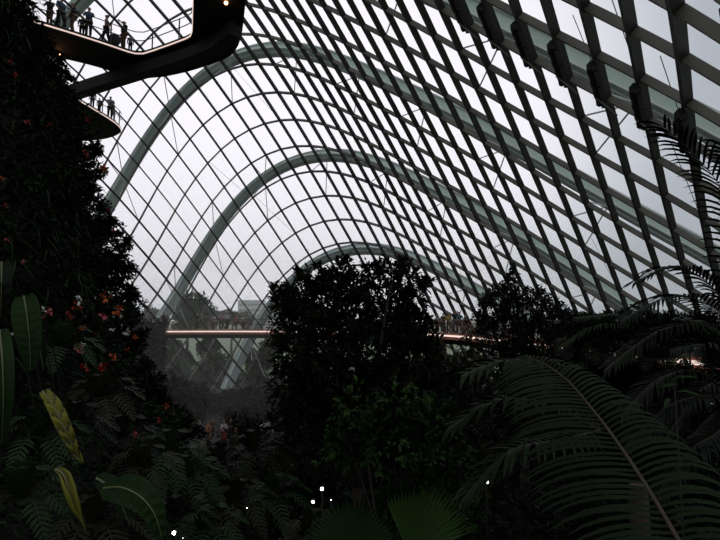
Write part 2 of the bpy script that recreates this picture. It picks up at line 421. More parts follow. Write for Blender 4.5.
# the upper walkway that turns overhead, seen from below
ZU = EYE + 15
nearp = [(-60, 30), (-10, 12), (35, 24), (70, 34.5), (100, 44), (128, 53.5), (135, 55.3), (143, 55.5), (152, 52.8), (170, 46.5), (186, 40.5), (190.5, 38), (192.5, 33), (193.5, 0), (195, -40), (197, -90)]
farp = [(-60, 62), (-10, 44), (40, 52), (62, 57), (85, 62.5), (108, 69), (118, 74), (128, 77), (135, 77.5), (160, 76), (185, 71), (205, 65), (224, 58), (234, 50), (240, 36), (243, 14), (245, -10), (247, -60)]
nearw = [WZ(u, v, ZU) for u, v in nearp]; farw = [WZ(u, v, ZU) for u, v in farp]
O = nearw[2].copy()
upper = tag(empty('upper_walkway', tuple(O)), 'dark upper walkway seen from below, bent into a V with a lit edge', 'walkway')
nw = [p - O for p in nearw]; fw = [p - O for p in farw]
def slab(a, b, z0, z1, name, m, par):
    """flat slab between two edge lines resampled to equal counts"""
    def rs(l, n):
        d = [0]
        for i in range(1, len(l)): d.append(d[-1] + (l[i] - l[i - 1]).length)
        out = []
        for k in range(n):
            t = d[-1] * k / (n - 1); i = max(j for j in range(len(d)) if d[j] <= t + 1e-9); i = min(i, len(l) - 2)
            out.append(l[i].lerp(l[i + 1], (t - d[i]) / max(d[i + 1] - d[i], 1e-9)))
        return out
    n = 60; A = rs(a, n); B = rs(b, n); vs = []
    for p, q in zip(A, B): vs += [p + Vector((0, 0, z0)), q + Vector((0, 0, z0)), q + Vector((0, 0, z1)), p + Vector((0, 0, z1))]
    fs = [(0, 1, 2, 3), (4 * n - 1, 4 * n - 2, 4 * n - 3, 4 * n - 4)]
    for i in range(n - 1):
        for j in range(4):
            c, d = 4 * i + j, 4 * i + (j + 1) % 4; fs.append((c, c + 4, d + 4, d))
    return MB().add(vs, fs).build(name, m, par)
# match bends: two stretches each side of the V
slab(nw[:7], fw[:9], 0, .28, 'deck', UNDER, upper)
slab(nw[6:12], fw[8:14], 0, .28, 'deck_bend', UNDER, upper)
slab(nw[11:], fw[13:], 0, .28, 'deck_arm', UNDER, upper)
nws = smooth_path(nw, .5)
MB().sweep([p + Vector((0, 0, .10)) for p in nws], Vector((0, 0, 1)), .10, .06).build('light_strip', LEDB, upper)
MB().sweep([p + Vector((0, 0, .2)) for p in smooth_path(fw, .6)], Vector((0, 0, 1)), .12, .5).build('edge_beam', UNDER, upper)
railing(upper, [p + Vector((0, 0, .28)) for p in nws], every=2.1, infill=False)
railing(upper, [p + Vector((0, 0, .28)) for p in smooth_path(fw, .8)], every=2.1, infill=False)
arm = [WZ(u, v, EYE + 14.45) - O for u, v in ((20, 113), (48, 102), (80, 91), (120, 78), (150, 68.5), (185, 58), (215, 46), (235, 30))]
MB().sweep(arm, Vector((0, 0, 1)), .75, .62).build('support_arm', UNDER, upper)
MB().sweep([p + Vector((0, 0, .42)) for p in arm], Vector((0, 0, 1)), .35, .25).build('arm_flange', UNDER, upper)
lampc = WZ(226, 3, ZU - .06) - O
MB().blob(lampc, .09, 2).build('downlight', emit('downlight', (1, .45, .2), 9), upper)
MB().blob(WZ(59, 55, ZU - .3) - O, .10, 2).build('downlight', emit('downlight', (1, .45, .2), 9), upper)

# the far end of the same ring of walkways
ZM = EYE + 15
nm = [WZ(u, v, ZM) for u, v in ((40, 78), (60, 91), (75, 100), (87, 107), (97, 113), (107, 119), (115, 124.5), (119, 128), (121, 131))]
fm = [WZ(u, v, ZM) for u, v in ((38, 132), (52, 137), (66, 140), (78, 141), (88, 141), (98, 140), (107, 138.5), (115, 136), (121, 132.5))]
O2 = nm[3].copy()
mid = tag(empty('upper_walkway', tuple(O2)), 'short rounded end of a walkway jutting from the planted wall, two people on it', 'walkway')
slab([p - O2 for p in nm], [p - O2 for p in fm], 0, .3, 'deck', UNDER, mid)
nms = smooth_path([p - O2 for p in nm], .5)
MB().sweep([p + Vector((0, 0, .12)) for p in nms], Vector((0, 0, 1)), .10, .06).build('light_strip', LEDB, mid)
railing(mid, [p + Vector((0, 0, .3)) for p in nms], every=1.8, infill=False)

# ---------------------------------------------------------------- the planted mountain on the left
MC = Vector((-22, 14)); ROCK = mat('wall_substrate', (.020, .020, .015), .95, col2=(.009, .010, .007), scale=.9, bump=.4)
def mrad(th, z):
    zr = z - EYE
    r = float(np.interp(zr, (-10, -4.2, -3.2, -2.2, 0, 2.5, 4.4, 6.4, 8.3, 11.5, 16, 24), (17.4, 16.2, 15.2, 14.5, 13.9, 13.6, 12.8, 12.3, 11.5, 10.5, 9.8, 9.0)))
    return r + .25 * math.sin(3 * th + z * .35) + .22 * math.sin(7 * th - z * .8) + .15 * math.sin(13 * th + z * 1.7)
V = []; F = []; nt_, nz_ = 140, 60
for i in range(nt_):
    th = 2 * math.pi * i / nt_
    for j in range(nz_):
        z = 34.0 * j / (nz_ - 1); r = mrad(th, z) - .5
        V.append((MC.x + r * math.cos(th), MC.y + r * math.sin(th), z))
for i in range(nt_):
    for j in range(nz_ - 1):
        a = i * nz_ + j; b = ((i + 1) % nt_) * nz_ + j; F.append((a, b, b + 1, a + 1))
F.append(tuple(i * nz_ + nz_ - 1 for i in range(nt_)))
tag(MB().add(V, F).build('wall_left', ROCK, smooth=True), 'tall rounded planted wall rising on the left', kind='structure')
def wall_pt(th, z, off=0.0):
    r = mrad(th, z) + off
    return np.array([MC.x + r * math.cos(th), MC.y + r * math.sin(th), z]), np.array([math.cos(th), math.sin(th), 0.0])
def wall_hit(u, v, off=0.0):
    """where the line of sight through (u, v) meets the planted wall (None when it passes it)"""
    p1 = W(u, v, 1.0); d = Vector((p1.x, p1.y)); h = (p1.z - EYE)
    for k in range(0, 900):
        s = 4 + k * .04; q = d * s; z = EYE + h * s
        rel = q - MC
        if z < 0: return None
        if rel.length < mrad(math.atan2(rel.y, rel.x), z) + off: return np.array([q.x, q.y, z]), s
    return None

th = []; zz = []
N_ = 30000
ths = RN.uniform(math.radians(-58), math.radians(80), N_); zs = RN.uniform(0.2, 30, N_)
C_ = []; O_ = []
for t, z in zip(ths, zs):
    p, o = wall_pt(t, z, RN.uniform(-.35, .45) + .45 * max(0, math.sin(t * 17 + z * 2.1) * math.sin(t * 5 - z * 1.3))); C_.append(p); O_.append(o)
C_ = np.array(C_); O_ = np.array(O_)
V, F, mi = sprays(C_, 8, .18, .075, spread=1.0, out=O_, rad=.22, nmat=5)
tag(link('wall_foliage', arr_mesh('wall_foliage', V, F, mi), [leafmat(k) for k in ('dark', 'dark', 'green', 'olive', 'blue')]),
    'dense mixed small-leaved plants covering the planted wall on the left', 'foliage', kind='stuff')
# long hanging strands and grassy tufts
k_ = 5200
sel = RN.integers(0, N_, k_)
d_ = unit(O_[sel] * .8 + RN.normal(size=(k_, 3)) * .35 + np.array([0, 0, -.45]))
V, F = leaves(C_[sel], d_, unit(O_[sel] + np.array([0, 0, 1.])), .55 + .4 * RN.random(k_), .045, curl=.35)
tag(link('hanging_tufts', arr_mesh('hanging_tufts', V, F), leafmat('green')), 'grassy drooping tufts growing all over the planted wall on the left', 'foliage', kind='stuff')

# ---------------------------------------------------------------- plants as things
def curve_pts(p0, p1, sag, n):
    p0 = Vector(p0); p1 = Vector(p1); out = []
    for i in range(n):
        t = i / (n - 1); out.append(p0.lerp(p1, t) + Vector((0, 0, sag * 4 * t * (1 - t))))
    return out
def frond_mesh(pts, n, Lf, w, droop=.35, ang=55, up=None, tipfan=True, start=.12):
    """pinnate frond: long narrow leaflets in two rows along pts (each bent in four pieces)"""
    P = [Vector(p) for p in pts]; d = [0]
    for i in range(1, len(P)): d.append(d[-1] + (P[i] - P[i - 1]).length)
    tot = d[-1]; V = []; F = []
    for k in range(n):
        t = start + (1 - start) * k / (n - 1); s = t * tot
        i = min(max(j for j in range(len(d)) if d[j] <= s + 1e-9), len(P) - 2)
        p = P[i].lerp(P[i + 1], (s - d[i]) / (d[i + 1] - d[i])); tg = (P[i + 1] - P[i]).normalized()
        U = Vector(up) if up else Vector((0, 0, 1)); sd = tg.cross(U).normalized(); U = sd.cross(tg).normalized()
        for sg in (-1, 1):
            a = math.radians((ang if not isinstance(ang, tuple) else ang[(sg + 1) // 2]) * (1 - (.45 if not isinstance(ang, tuple) else .25) * t) + R.uniform(-3, 3)); L = Lf(t, sg) * R.uniform(.93, 1.05)
            dr = (tg * math.cos(a) + sd * sg * math.sin(a) + U * .22).normalized()
            base = len(V); q = p.copy(); m = 6
            for j in range(m):
                f = j / (m - 1); ww = w * (math.sin(math.pi * min(1, f * .86 + .14)) ** .7 if j < m - 1 else .03)
                wd = tg if abs(dr.dot(tg)) < .9 else sd
                wv = (wd - dr * wd.dot(dr)).normalized() * ww / 2
                V += [q - wv, q + wv]
                if j < m - 1:
                    q = q + dr * L / (m - 1); dr = (dr + Vector((0, 0, -(droop if not isinstance(droop, tuple) else droop[(sg + 1) // 2]) * (.5 + f) / (m - 1) * 2))).normalized()
            for j in range(m - 1): F.append((base + 2 * j, base + 2 * j + 1, base + 2 * j + 3, base + 2 * j + 2))
    return V, F
def add_frond(root, pts, n, Lf, w, m, stem, droop=.35, ang=55, up=None, r=.02, start=.12):
    O = root.location
    q = [Vector(p) - O for p in pts]
    V, F = frond_mesh(q, n, Lf, w, droop, ang, up, start=start)
    fo = MB().add(V, F).build('frond', m, root)
    MB().tube(q, [r * (1 - .75 * i / (len(q) - 1)) for i in range(len(q))], 6).build('rachis', stem, fo)
    return fo
BARK = mat('bark', (.050, .038, .028), .9, col2=(.028, .022, .017), scale=4, bump=.4)
RACH = mat('palm_rachis', (.065, .042, .030), .6, col2=(.045, .03, .02), scale=4)
RACHG = mat('fern_stem', (.014, .018, .010), .7)

def crown(root, spheres, per_m2, L, Wd, mats, per=6, name='foliage', spread=.8, fill=.35):
    """leaf clusters on and inside a union of rough spheres (world coordinates)"""
    O = np.array(root.location); C = []; D = []
    for c, r in spheres:
        n = int(per_m2 * 4 * math.pi * r * r) + 4
        d = rand_dirs(n); rr = r * (1 - fill * RN.random((n, 1)) ** 1.5) * (1 + .15 * RN.normal(size=(n, 1)))
        C.append(np.array(c) + d * rr); D.append(d)
    C = np.concatenate(C); D = np.concatenate(D)
    V, F, mi = sprays(C - O, per, L, Wd, spread=spread, out=D, rad=L * .6, nmat=len(mats))
    return link(name, arr_mesh(name, V, F, mi if len(mats) > 1 else None), mats, root)
def branches(root, base, tops, r0, m=BARK, z_split=.45):
    O = root.location; b = Vector(base) - O
    cx = sum((Vector(t) for t in tops), Vector()) / len(tops) - O
    mid_ = b.lerp(cx, z_split) ; mid_.x += .1
    trunk = MB(); trunk.tube([b, b.lerp(mid_, .5) + Vector((.05, .03, 0)), mid_], [r0, r0 * .85, r0 * .7], 9); trunk.build('trunk', m, root, True)
    for t in tops:
        t = Vector(t) - O; q = mid_.lerp(t, .5) + Vector((R.uniform(-.2, .2), R.uniform(-.2, .2), .15))
        MB().tube([mid_, q, t], [r0 * .5, r0 * .3, r0 * .08], 6).build('branch', m, root, True)

# the central broad-leaved tree
D0 = 12.5
root = tag(empty('broadleaf_tree', tuple(Vector((0, D0, 0)))), 'large dark broad-leaved tree in the centre foreground, crown cut out against the glass', 'tree')
sp = []
for u, v, r, dd in ((300, 292, 17, 0), (288, 306, 15, .4), (318, 280, 13, .2), (338, 276, 15, -.3), (352, 288, 17, 0), (372, 274, 11, .3), (392, 274, 14, -.2), (407, 282, 15, .2), (408, 303, 15, 0),
                    (325, 303, 22, .2), (297, 325, 24, 0), (350, 318, 27, -.3), (385, 322, 27, .3), (412, 330, 22, 0), (425, 322, 9, .3), (296, 352, 24, .2), (330, 345, 34, -.4), (375, 352, 36, .3), (415, 358, 27, -.2), (428, 352, 12, 0),
                    (293, 385, 22, .3), (330, 385, 36, 0), (375, 395, 38, -.2), (420, 392, 26, .3), (310, 420, 26, 0), (350, 430, 36, .3), (400, 430, 36, 0), (372, 292, 8, .5), (276, 300, 5, .1), (272, 291, 4, 0), (424, 262 + 24, 6, .2), (402, 264, 5, .1), (346, 262, 5, .2), (300, 275, 5, .1), (436, 372, 10, 0)):
    d = D0 + dd * 1.6; sp.append((W(u, v, d), r * d / FPX))
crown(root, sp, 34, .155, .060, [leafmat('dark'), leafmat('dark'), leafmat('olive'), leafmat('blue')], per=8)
branches(root, (-.2, D0, 0), [s[0] for s in sp[:22:2]], .2, z_split=.62)

# lighter shrub in front of it
root = tag(empty('leafy_shrub', (1.6, 10.2, 0)), 'bright green round shrub in front of the central tree trunk', 'shrub')
sp = []
for u, v, r, dd in ((360, 412, 26, 0), (400, 405, 24, .3), (435, 420, 26, 0), (385, 440, 32, -.3), (425, 450, 34, 0), (455, 470, 30, .2), (350, 445, 24, .2), (440, 505, 34, 0), (400, 490, 30, .3), (465, 520, 30, 0), (330, 455, 14, .1)):
    d = 10.2 + dd; sp.append((W(u, v, d), r * d / FPX))
crown(root, sp, 22, .12, .055, [leafmat('dark'), leafmat('green'), leafmat('bright')], per=7)
branches(root, (1.3, 10.2, 0), [s[0] for s in sp[:8:2]], .09)

# spired dark tree right of it
root = tag(empty('conifer_tree', (4.9, 17.5, 0)), 'dark small-leaved tree with a pointed tip, right of the lit walkway', 'tree')
sp = []
for u, v, r, dd in ((512, 268, 3, 0), (512, 277, 6, 0), (510, 287, 9, 0), (500, 297, 13, .3), (522, 298, 12, -.2), (488, 300, 8, 0), (538, 296, 9, 0), (548, 306, 11, .2), (492, 312, 16, .2), (520, 315, 20, 0), (550, 322, 18, -.3), (568, 318, 9, 0),
                    (500, 335, 22, .3), (535, 340, 24, 0), (568, 342, 20, .2), (520, 365, 28, 0), (560, 370, 26, 0), (480, 318, 7, .2)):
    d = 17.5 + dd * 2; sp.append((W(u, v, d), r * d / FPX))
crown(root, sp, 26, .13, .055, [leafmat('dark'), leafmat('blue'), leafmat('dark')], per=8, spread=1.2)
branches(root, (4.9, 17.5, 0), [s[0] for s in sp[:16:2]], .2, z_split=.6)

root = tag(empty('rust_leaved_tree', (4.2, 21, 0)), 'rust-brown leaved small tree beside the lit walkway, left of the spired tree', 'tree')
sp = [(W(u, v, 21 + dd), r * 21 / FPX) for u, v, r, dd in ((470, 330, 10, 0), (486, 326, 10, .3), (478, 340, 12, 0), (466, 348, 9, 0), (490, 346, 12, .4), (476, 358, 10, 0), (496, 330, 8, 0))]
crown(root, sp, 13, .15, .05, [leafmat('rust'), leafmat('olive')], per=6)
branches(root, (4.5, 21, 0), [s[0] for s in sp[::2]], .08)

# big near palm frond on the right, and its sisters
PF = leafmat('palm')
def PW(l): return [W(*q) for q in l]
palm = tag(empty('palm', (3.6, 3.6, 0)), 'large palm in the right foreground with one long arching frond of ribbed leaflets', 'palm')
MB().tube([(0, 0, 0), (.1, 0, 4), (0, 0, 8.0)], [.22, .18, .14], 10).build('trunk', BARK, palm)
pts = smooth_path(PW(((712, 600, 3.3), (676, 536, 3.5), (644, 482, 3.7), (615, 439, 3.9), (593, 410, 4.1), (568, 381, 4.35), (545, 364, 4.6), (526, 356, 4.8))), .12)
add_frond(palm, pts, 52, lambda t, s: (.95 * (1 - .50 * t) if s < 0 else .78 * (1 - 1.0 * t) + .04) * min(1, .5 + t * 1.5) * (1 - max(0, t - .85) * 3.2), .027, PF, RACH, droop=(.55, .95), ang=(72, 100), up=(-.35, -.75, .6), r=.016, start=.02)
def fan_of(root, specs, m, w, n=26, stem=RACH, up=None, droop=.6, r=.012, ang=55):
    for pts_, L in specs:
        pp = smooth_path(PW(pts_), .15)
        add_frond(root, pp, n, (lambda L: (lambda t, s: L * (.4 + 1.2 * t) * (1 - .75 * t) * 1.4 + .02))(L), w, m, stem, droop=droop, ang=ang, up=up, r=r)
tip = tag(empty('palm', (3.0, 6, 0)), 'palm with broad pale leaflets whose tip pokes up beside the long frond', 'palm')
MB().tube([(0, 0, 0), (0, 0, 8.2)], [.14, .1], 8).build('trunk', BARK, tip)
fan_of(tip, [(((600, 430, 6.0), (580, 392, 5.7), (548, 366, 5.4), (500, 362, 5.2), (470, 372, 5.0)), .55), (((600, 430, 6.0), (560, 370, 5.6), (535, 350, 5.3)), .28), (((600, 430, 6.0), (560, 410, 5.6), (500, 400, 5.3), (460, 420, 5.2)), .6),
             (((600, 430, 6.0), (560, 440, 5.6), (510, 450, 5.3), (470, 490, 5.2)), .6)], PF, .05, n=18, droop=.8)

pal2 = tag(empty('palm', (8.6, 11.5, 0)), 'tall dark feather palm at the right edge, leaflets black against the glass', 'palm')
MB().tube([(0, 0, 0), (.15, 0, 5), (0, 0, 10.6)], [.25, .2, .16], 10).build('trunk', BARK, pal2)
DK = leafmat('dark')
K = (745, 330, 9.5)
fan_of(pal2, [((K, (742, 250, 9.2), (722, 190, 9.0), (690, 150, 8.8), (665, 128, 8.6)), .85), ((K, (765, 260, 9), (750, 190, 8.5), (728, 150, 8.2)), .8), ((K, (700, 300, 9.0), (660, 300, 8.7), (625, 318, 8.4)), .7),
              ((K, (710, 325, 9), (660, 330, 8.6), (610, 365, 8.2)), .7), ((K, (705, 280, 9.5), (670, 268, 9.3), (640, 280, 9.2)), .6), ((K, (735, 370, 8.6), (700, 390, 8.2), (670, 430, 8)), .7)], DK, .05, n=30, droop=.75)
pal3 = tag(empty('palm', (7.4, 13.5, 0)), 'low dark feather palm below the right end of the glass, arching over the lit strip', 'palm')
MB().tube([(0, 0, 0), (0, 0, 8.6)], [.22, .15], 10).build('trunk', BARK, pal3)
K = (655, 352, 13.2)
fan_of(pal3, [((K, (630, 330, 13), (595, 326, 12.6), (565, 342, 12.4)), .8), ((K, (640, 325, 13), (612, 316, 12.8), (580, 318, 12.6)), .7), ((K, (665, 328, 13), (690, 322, 12.6), (722, 335, 12.2)), .8), ((K, (620, 350, 12.6), (580, 362, 12.2), (550, 385, 12)), .8),
              ((K, (690, 345, 12.8), (725, 365, 12.2)), .8), ((K, (650, 322, 13.2), (640, 310, 13.2)), .5)], leafmat('palm'), .06, n=30, droop=.7)
pal4 = tag(empty('palm', (6.2, 8, 0)), 'dark palm with drooping feather fronds below the lit strip, far right', 'palm')
MB().tube([(0, 0, 0), (0, 0, 7.6)], [.2, .14], 10).build('trunk', BARK, pal4)
K = (735, 400, 7.8)
fan_of(pal4, [((K, (700, 372, 7.6), (660, 378, 7.3), (625, 410, 7.0)), .6), ((K, (710, 395, 7.4), (670, 405, 7.1), (630, 440, 6.9)), .6), ((K, (730, 360, 7.6), (705, 345, 7.4), (675, 350, 7.2)), .5), ((K, (720, 430, 7.3), (690, 450, 7), (660, 490, 6.8)), .6)], DK, .045, n=30, droop=.8)

# young stem with pale leaves by the strip
yp = tag(empty('young_plant', tuple(Vector((W(675, 400, 6.5).x, 6.5, 0)))), 'young plant with pale pointed leaves just under the right end of the lit strip', 'plant')
MB().tube([(0, 0, 0), (.05, 0, 4), (0, 0, 9.3)], [.025, .02, .01], 6).build('stem', RACHG, yp)
for j in range(7):
    a = j * 2.4; c = Vector(W(676 + R.uniform(-8, 8), 362 + j * 6, 6.5)) - yp.location
    V, F = leaves(np.array([c]), np.array([[math.cos(a), -.3, .5 - j * .1]]), np.array([[0, -.5, 1.]]), .28, .055)
    link('leaf', arr_mesh('leaf', V, F), leafmat('green'), yp)

# fan palms at the bottom
def fan_palm(cu, cv, d, rpx, a0, a1, n, m, label, tilt=.3):
    c = W(cu, cv, d); rt = tag(empty('fan_palm', (c.x, c.y, 0)), label, 'palm')
    rr = rpx * d / FPX; V = []; F = []; cz = c.z
    for k in range(n):
        a = math.radians(a0 + (a1 - a0) * k / (n - 1)); dr = Vector((math.cos(a), tilt * .6, math.sin(a))).normalized()
        q = Vector((-math.sin(a), 0, math.cos(a))) ; L = rr * (1 - .18 * abs(2 * k / (n - 1) - 1) + R.uniform(-.03, .03)); b = len(V)
        ww = rr * math.radians(abs(a1 - a0)) / n * .5
        for j, f in enumerate((.04, .35, .7, 1.0)):
            w_ = (ww * f * 2 / .7 * .5 if f <= .7 else .004); p = dr * L * f + Vector((0, -.10 * rr * f * f, -.12 * rr * f * f)) + Vector((0, 0, cz))
            V += [p - q * w_, p + Vector((0, .02 * f, .0)), p + q * w_]
        for j in range(3):
            for i in range(2): F.append((b + 3 * j + i, b + 3 * j + i + 1, b + 3 * j + i + 4, b + 3 * j + i + 3))
    MB().add(V, F).build('fan_leaf', m, rt)
    MB().tube([(0, .1, 0), (0, .05, cz * .6), (0, 0, cz)], [.05, .03, .015], 6).build('leaf_stalk', RACHG, rt)
fan_palm(352, 556, 4.6, 62, 20, 165, 30, leafmat('green'), 'fan palm leaf spread low at the bottom edge, the left one of two')
fan_palm(410, 560, 4.2, 84, 30, 108, 26, leafmat('bright'), 'upright yellow-green fan palm leaf at the bottom edge, the right one of two')

# near large leaves in the lower left corner
def ribbed_leaf(root, uvd, w, m, n_rib=19, twist=0.0, stalk=True, side=None, rib_amp=.020):
    """long leaf blade along a line, corrugated between side veins"""
    P = smooth_path(PW(uvd), .02); O = root.location; N = len(P); V = []; F = []; K = 8
    for i, p in enumerate(P):
        t = i / (N - 1); tg = (P[min(i + 1, N - 1)] - P[max(i - 1, 0)]).normalized()
        sd = Vector(side or (1, 0, 0)); sd = (sd - tg * sd.dot(tg)).normalized(); U = tg.cross(sd)
        hw = w * (math.sin(math.pi * (t * .93 + .07)) ** .55) * (1 - .45 * t) if t < .995 else .002
        for j in range(-K, K + 1):
            f = j / K; ph = t * n_rib * 2 * math.pi - abs(f) * 3.2
            V.append(p - O + sd * hw * f + U * (rib_amp * math.sin(ph) * min(1, abs(f) * 3) * (1 - abs(f) ** 4) + .22 * hw * abs(f)) )
    M = 2 * K + 1
    for i in range(N - 1):
        for j in range(M - 1): F.append((i * M + j, i * M + j + 1, (i + 1) * M + j + 1, (i + 1) * M + j))
    mt = [m, mat('vein_shade_olive', (.055, .055, .010), .6)] if m.name == 'leaf_yellow' else m  # darker olive on the furrow faces: side veins plus painted shade of the corrugation
    lf = MB().add(V, F).build('leaf_blade', mt, root, True)
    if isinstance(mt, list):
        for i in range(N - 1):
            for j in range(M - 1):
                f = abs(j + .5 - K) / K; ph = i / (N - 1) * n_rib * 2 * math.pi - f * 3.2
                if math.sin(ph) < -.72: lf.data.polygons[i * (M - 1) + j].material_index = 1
    MB().tube([p - O + Vector((0, -.006, 0)) for p in P[::2]], [.007 * (1 - .8 * i / (len(P[::2]) - 1)) for i in range(len(P[::2]))], 5).build('midrib', mat('pale_midrib', (.13, .15, .06), .5), lf)
    if stalk:
        p0 = P[0] - O; MB().tube([p0, p0 + Vector((-.01, .10, .0)), p0 + Vector((-.12, .5, -.30)), p0 + Vector((-.3, 1.2, -1.3))], [.004, .005, .007, .009], 6).build('leaf_stalk', RACHG, root)
p = W(44, 391, 3.4); r1 = tag(empty('hanging_leaf', tuple(p)), 'yellow-green ribbed leaf hanging in the lower left, the upper and larger of two', 'leaf')
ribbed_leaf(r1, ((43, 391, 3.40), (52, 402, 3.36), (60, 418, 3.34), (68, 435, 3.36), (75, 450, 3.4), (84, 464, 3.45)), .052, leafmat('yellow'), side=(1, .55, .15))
p = W(57, 468, 3.3); r2 = tag(empty('hanging_leaf', tuple(p)), 'yellowish ribbed leaf hanging near the lower left corner, the lower and narrower of two', 'leaf')
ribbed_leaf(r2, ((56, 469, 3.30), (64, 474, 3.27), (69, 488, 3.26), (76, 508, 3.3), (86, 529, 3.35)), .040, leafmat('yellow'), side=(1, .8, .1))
for lab, pts, w, m in (('dark green arrow-shaped leaf hanging at the left, its pale midrib showing', ((24, 296, 4.2), (27, 312, 4.15), (30, 340, 4.15), (31, 372, 4.2)), .13, 'green'),
                       ('big dark ribbed leaf cut by the left edge above the yellow leaves', ((0, 330, 3.6), (3, 360, 3.5), (4, 400, 3.5), (2, 445, 3.6)), .09, 'green'),
                       ('long dark leaf at the left edge near mid height', ((2, 262, 4.2), (2, 285, 4.1), (1, 320, 4.2)), .10, 'dark'),
                       ('short dark green leaf hanging just right of the arrow-shaped leaf', ((36, 318, 4.4), (38, 335, 4.4), (44, 370, 4.4)), .06, 'dark')):
    p = W(*pts[0]); rt = tag(empty('hanging_leaf', tuple(p)), lab, 'leaf'); ribbed_leaf(rt, pts, w, leafmat(m), side=(1, .15, 0), rib_amp=.008)
p = W(130, 500, 3.0); rt = tag(empty('round_leaf', tuple(p)), 'large rounded green leaf low at the left, arching down at the bottom edge', 'leaf')
ribbed_leaf(rt, ((104, 488, 3.1), (122, 487, 2.98), (142, 497, 2.9), (156, 516, 2.9), (164, 545, 2.95)), .10, leafmat('green'), side=(-.5, -.3, -.75), n_rib=12)
p = W(105, 490, 3.1); rt = tag(empty('round_leaf', tuple(p)), 'small bright green leaf just left of the large rounded leaf at the bottom', 'leaf')
ribbed_leaf(rt, ((97, 478, 3.2), (108, 485, 3.15), (120, 500, 3.1), (128, 520, 3.1)), .07, leafmat('green'), side=(-.5, -.2, -.7), n_rib=9)

# shrubs that make the outline of the planted wall
OUT = [(56, 62, 9), (66, 78, 9), (62, 95, 9), (66, 128, 14), (74, 150, 15), (88, 158, 11), (97, 150, 8), (92, 172, 12), (84, 190, 15), (96, 200, 12), (103, 216, 10), (98, 232, 17), (112, 228, 11), (121, 240, 10), (118, 258, 13), (108, 270, 20),
       (127, 272, 9), (120, 290, 14), (130, 298, 8), (118, 315, 20), (133, 318, 9), (122, 340, 20), (138, 345, 11), (135, 368, 17), (150, 385, 13), (160, 402, 13), (150, 410, 20), (175, 418, 14), (186, 432, 14)]
OUTL = ['small-leaved shrub on the outline of the planted wall, number %s counted from the top' % w for w in ()]
words_ = ['at the lamp under the upper walkway', 'right under the lamp of the upper walkway', 'between the two upper walkways', 'beneath the short rounded walkway end', 'left of the red flower below the rounded walkway end', 'jutting at the red begonia below the rounded walkway end', 'top twig against the pane under the rounded walkway end',
          'below the red begonia, beside the tall arch', 'inward of the foot of the tall arch', 'touching the foot of the tall arch', 'just under the foot of the tall arch', 'broad, inward, below the foot of the tall arch', 'bulging a little under the tall arch',
          'most forward bulge, above mid height', 'under the most forward bulge', 'broad, inward of the pale twiggy part', 'grey-green and twiggy against the panes', 'above the orange flowers', 'at the height of the distant treetops', 'broad, around the orange flowers',
          'at the left end of the far walkway', 'broad, under the orange flowers', 'below the left end of the far walkway', 'beside the mist, left of the far column', 'sloping out over the dark, below the mist', 'at the lower path, left of the people', 'broad, below the mist', 'next to the people on the lower path', 'lowest of the outline, under the people on the path']
kinds = ['dark', 'olive', 'blue', 'green']
for i, (u, v, r) in enumerate(OUT):
    d = 19.8 + (1.5 if v < 110 else .8 if v < 180 else 0) - (1 if v > 380 else 0); c = W(u, v, d); rt = tag(empty('wall_shrub', tuple(c)), 'dark shrub on the planted wall, ' + words_[i], 'shrub', 'shrubs along the outline of the planted wall')
    rr = r * d / FPX; sp = [(c, rr * .8)] + [(c + Vector((R.uniform(-.7, .9), R.uniform(-.5, .5), R.uniform(-.7, .7))) * rr, rr * R.uniform(.3, .5)) for _ in range(4)]
    crown(rt, sp, 22, .15, .07, [leafmat('dark'), leafmat(kinds[i % 4])], per=6)
    if True:
        b = Vector((MC.x - c.x, MC.y - c.y, 0)).normalized()
        MB().tube([b * (rr + 1.2) + Vector((0, 0, -.3)), b * rr * .5, Vector((0, 0, 0)), -b * rr * .5 + Vector((0, 0, .3 * rr))], [.05, .04, .025, .01], 5).build('stem', BARK, rt)

# ferns on the planted wall and in the lower left
def fern(name, base, outd, n, L, m, label=None, group=None, cat='fern', drop=.5, w=.016, leaflen=.13):
    rt = tag(empty(name, tuple(base)), label, cat, group)
    o = Vector(outd)
    for k in range(n):
        a = 2 * math.pi * k / n + R.uniform(-.3, .3); s = Vector((-o.y, o.x, 0)) if abs(o.z) < .9 else Vector((1, 0, 0)); up_ = s.cross(o)
        d1 = (o * .8 + s * math.cos(a) + up_ * math.sin(a) * .8 + Vector((0, 0, .35))).normalized()
        p1 = Vector(base) + d1 * L * .5; p2 = Vector(base) + d1 * L + Vector((0, 0, -drop * L))
        pts_ = smooth_path([Vector(base), p1, p2], L / 7)
        add_frond(rt, pts_, 14, lambda t, s: leaflen * math.sin(math.pi * min(1, .15 + t * .85)) ** .8 + .01, w, m, RACHG, droop=.3, ang=70, r=.006)
    return rt
FERNS = [(70, 430, 4.6), (100, 400, 5.2), (120, 440, 5.4), (40, 440, 4.4), (140, 470, 5.0), (20, 500, 3.8), (95, 525, 3.8), (165, 455, 8.0), (185, 480, 8.5), (175, 520, 6.5), (215, 470, 10), (235, 505, 9), (270, 500, 10), (250, 455, 12), (60, 350, 6), (205, 530, 7), (290, 450, 13), (305, 535, 7)]
fwords = ['beside the upper yellow leaf', 'above and right of the upper yellow leaf', 'halfway up the lower left planting', 'left of the upper yellow leaf', 'above the large rounded leaf', 'in the bottom left corner', 'under the lower yellow leaf', 'on the slope left of the path', 'on the slope below the people', 'right of the large rounded leaf', 'in front of the people on the path',
          'in the dark lower left centre', 'left of the small ground lights', 'below the white flowers', 'under the pink flowers at the left', 'at the bottom edge left of centre', 'at the foot of the central tree', 'just above the bottom edge by the left fan leaf']
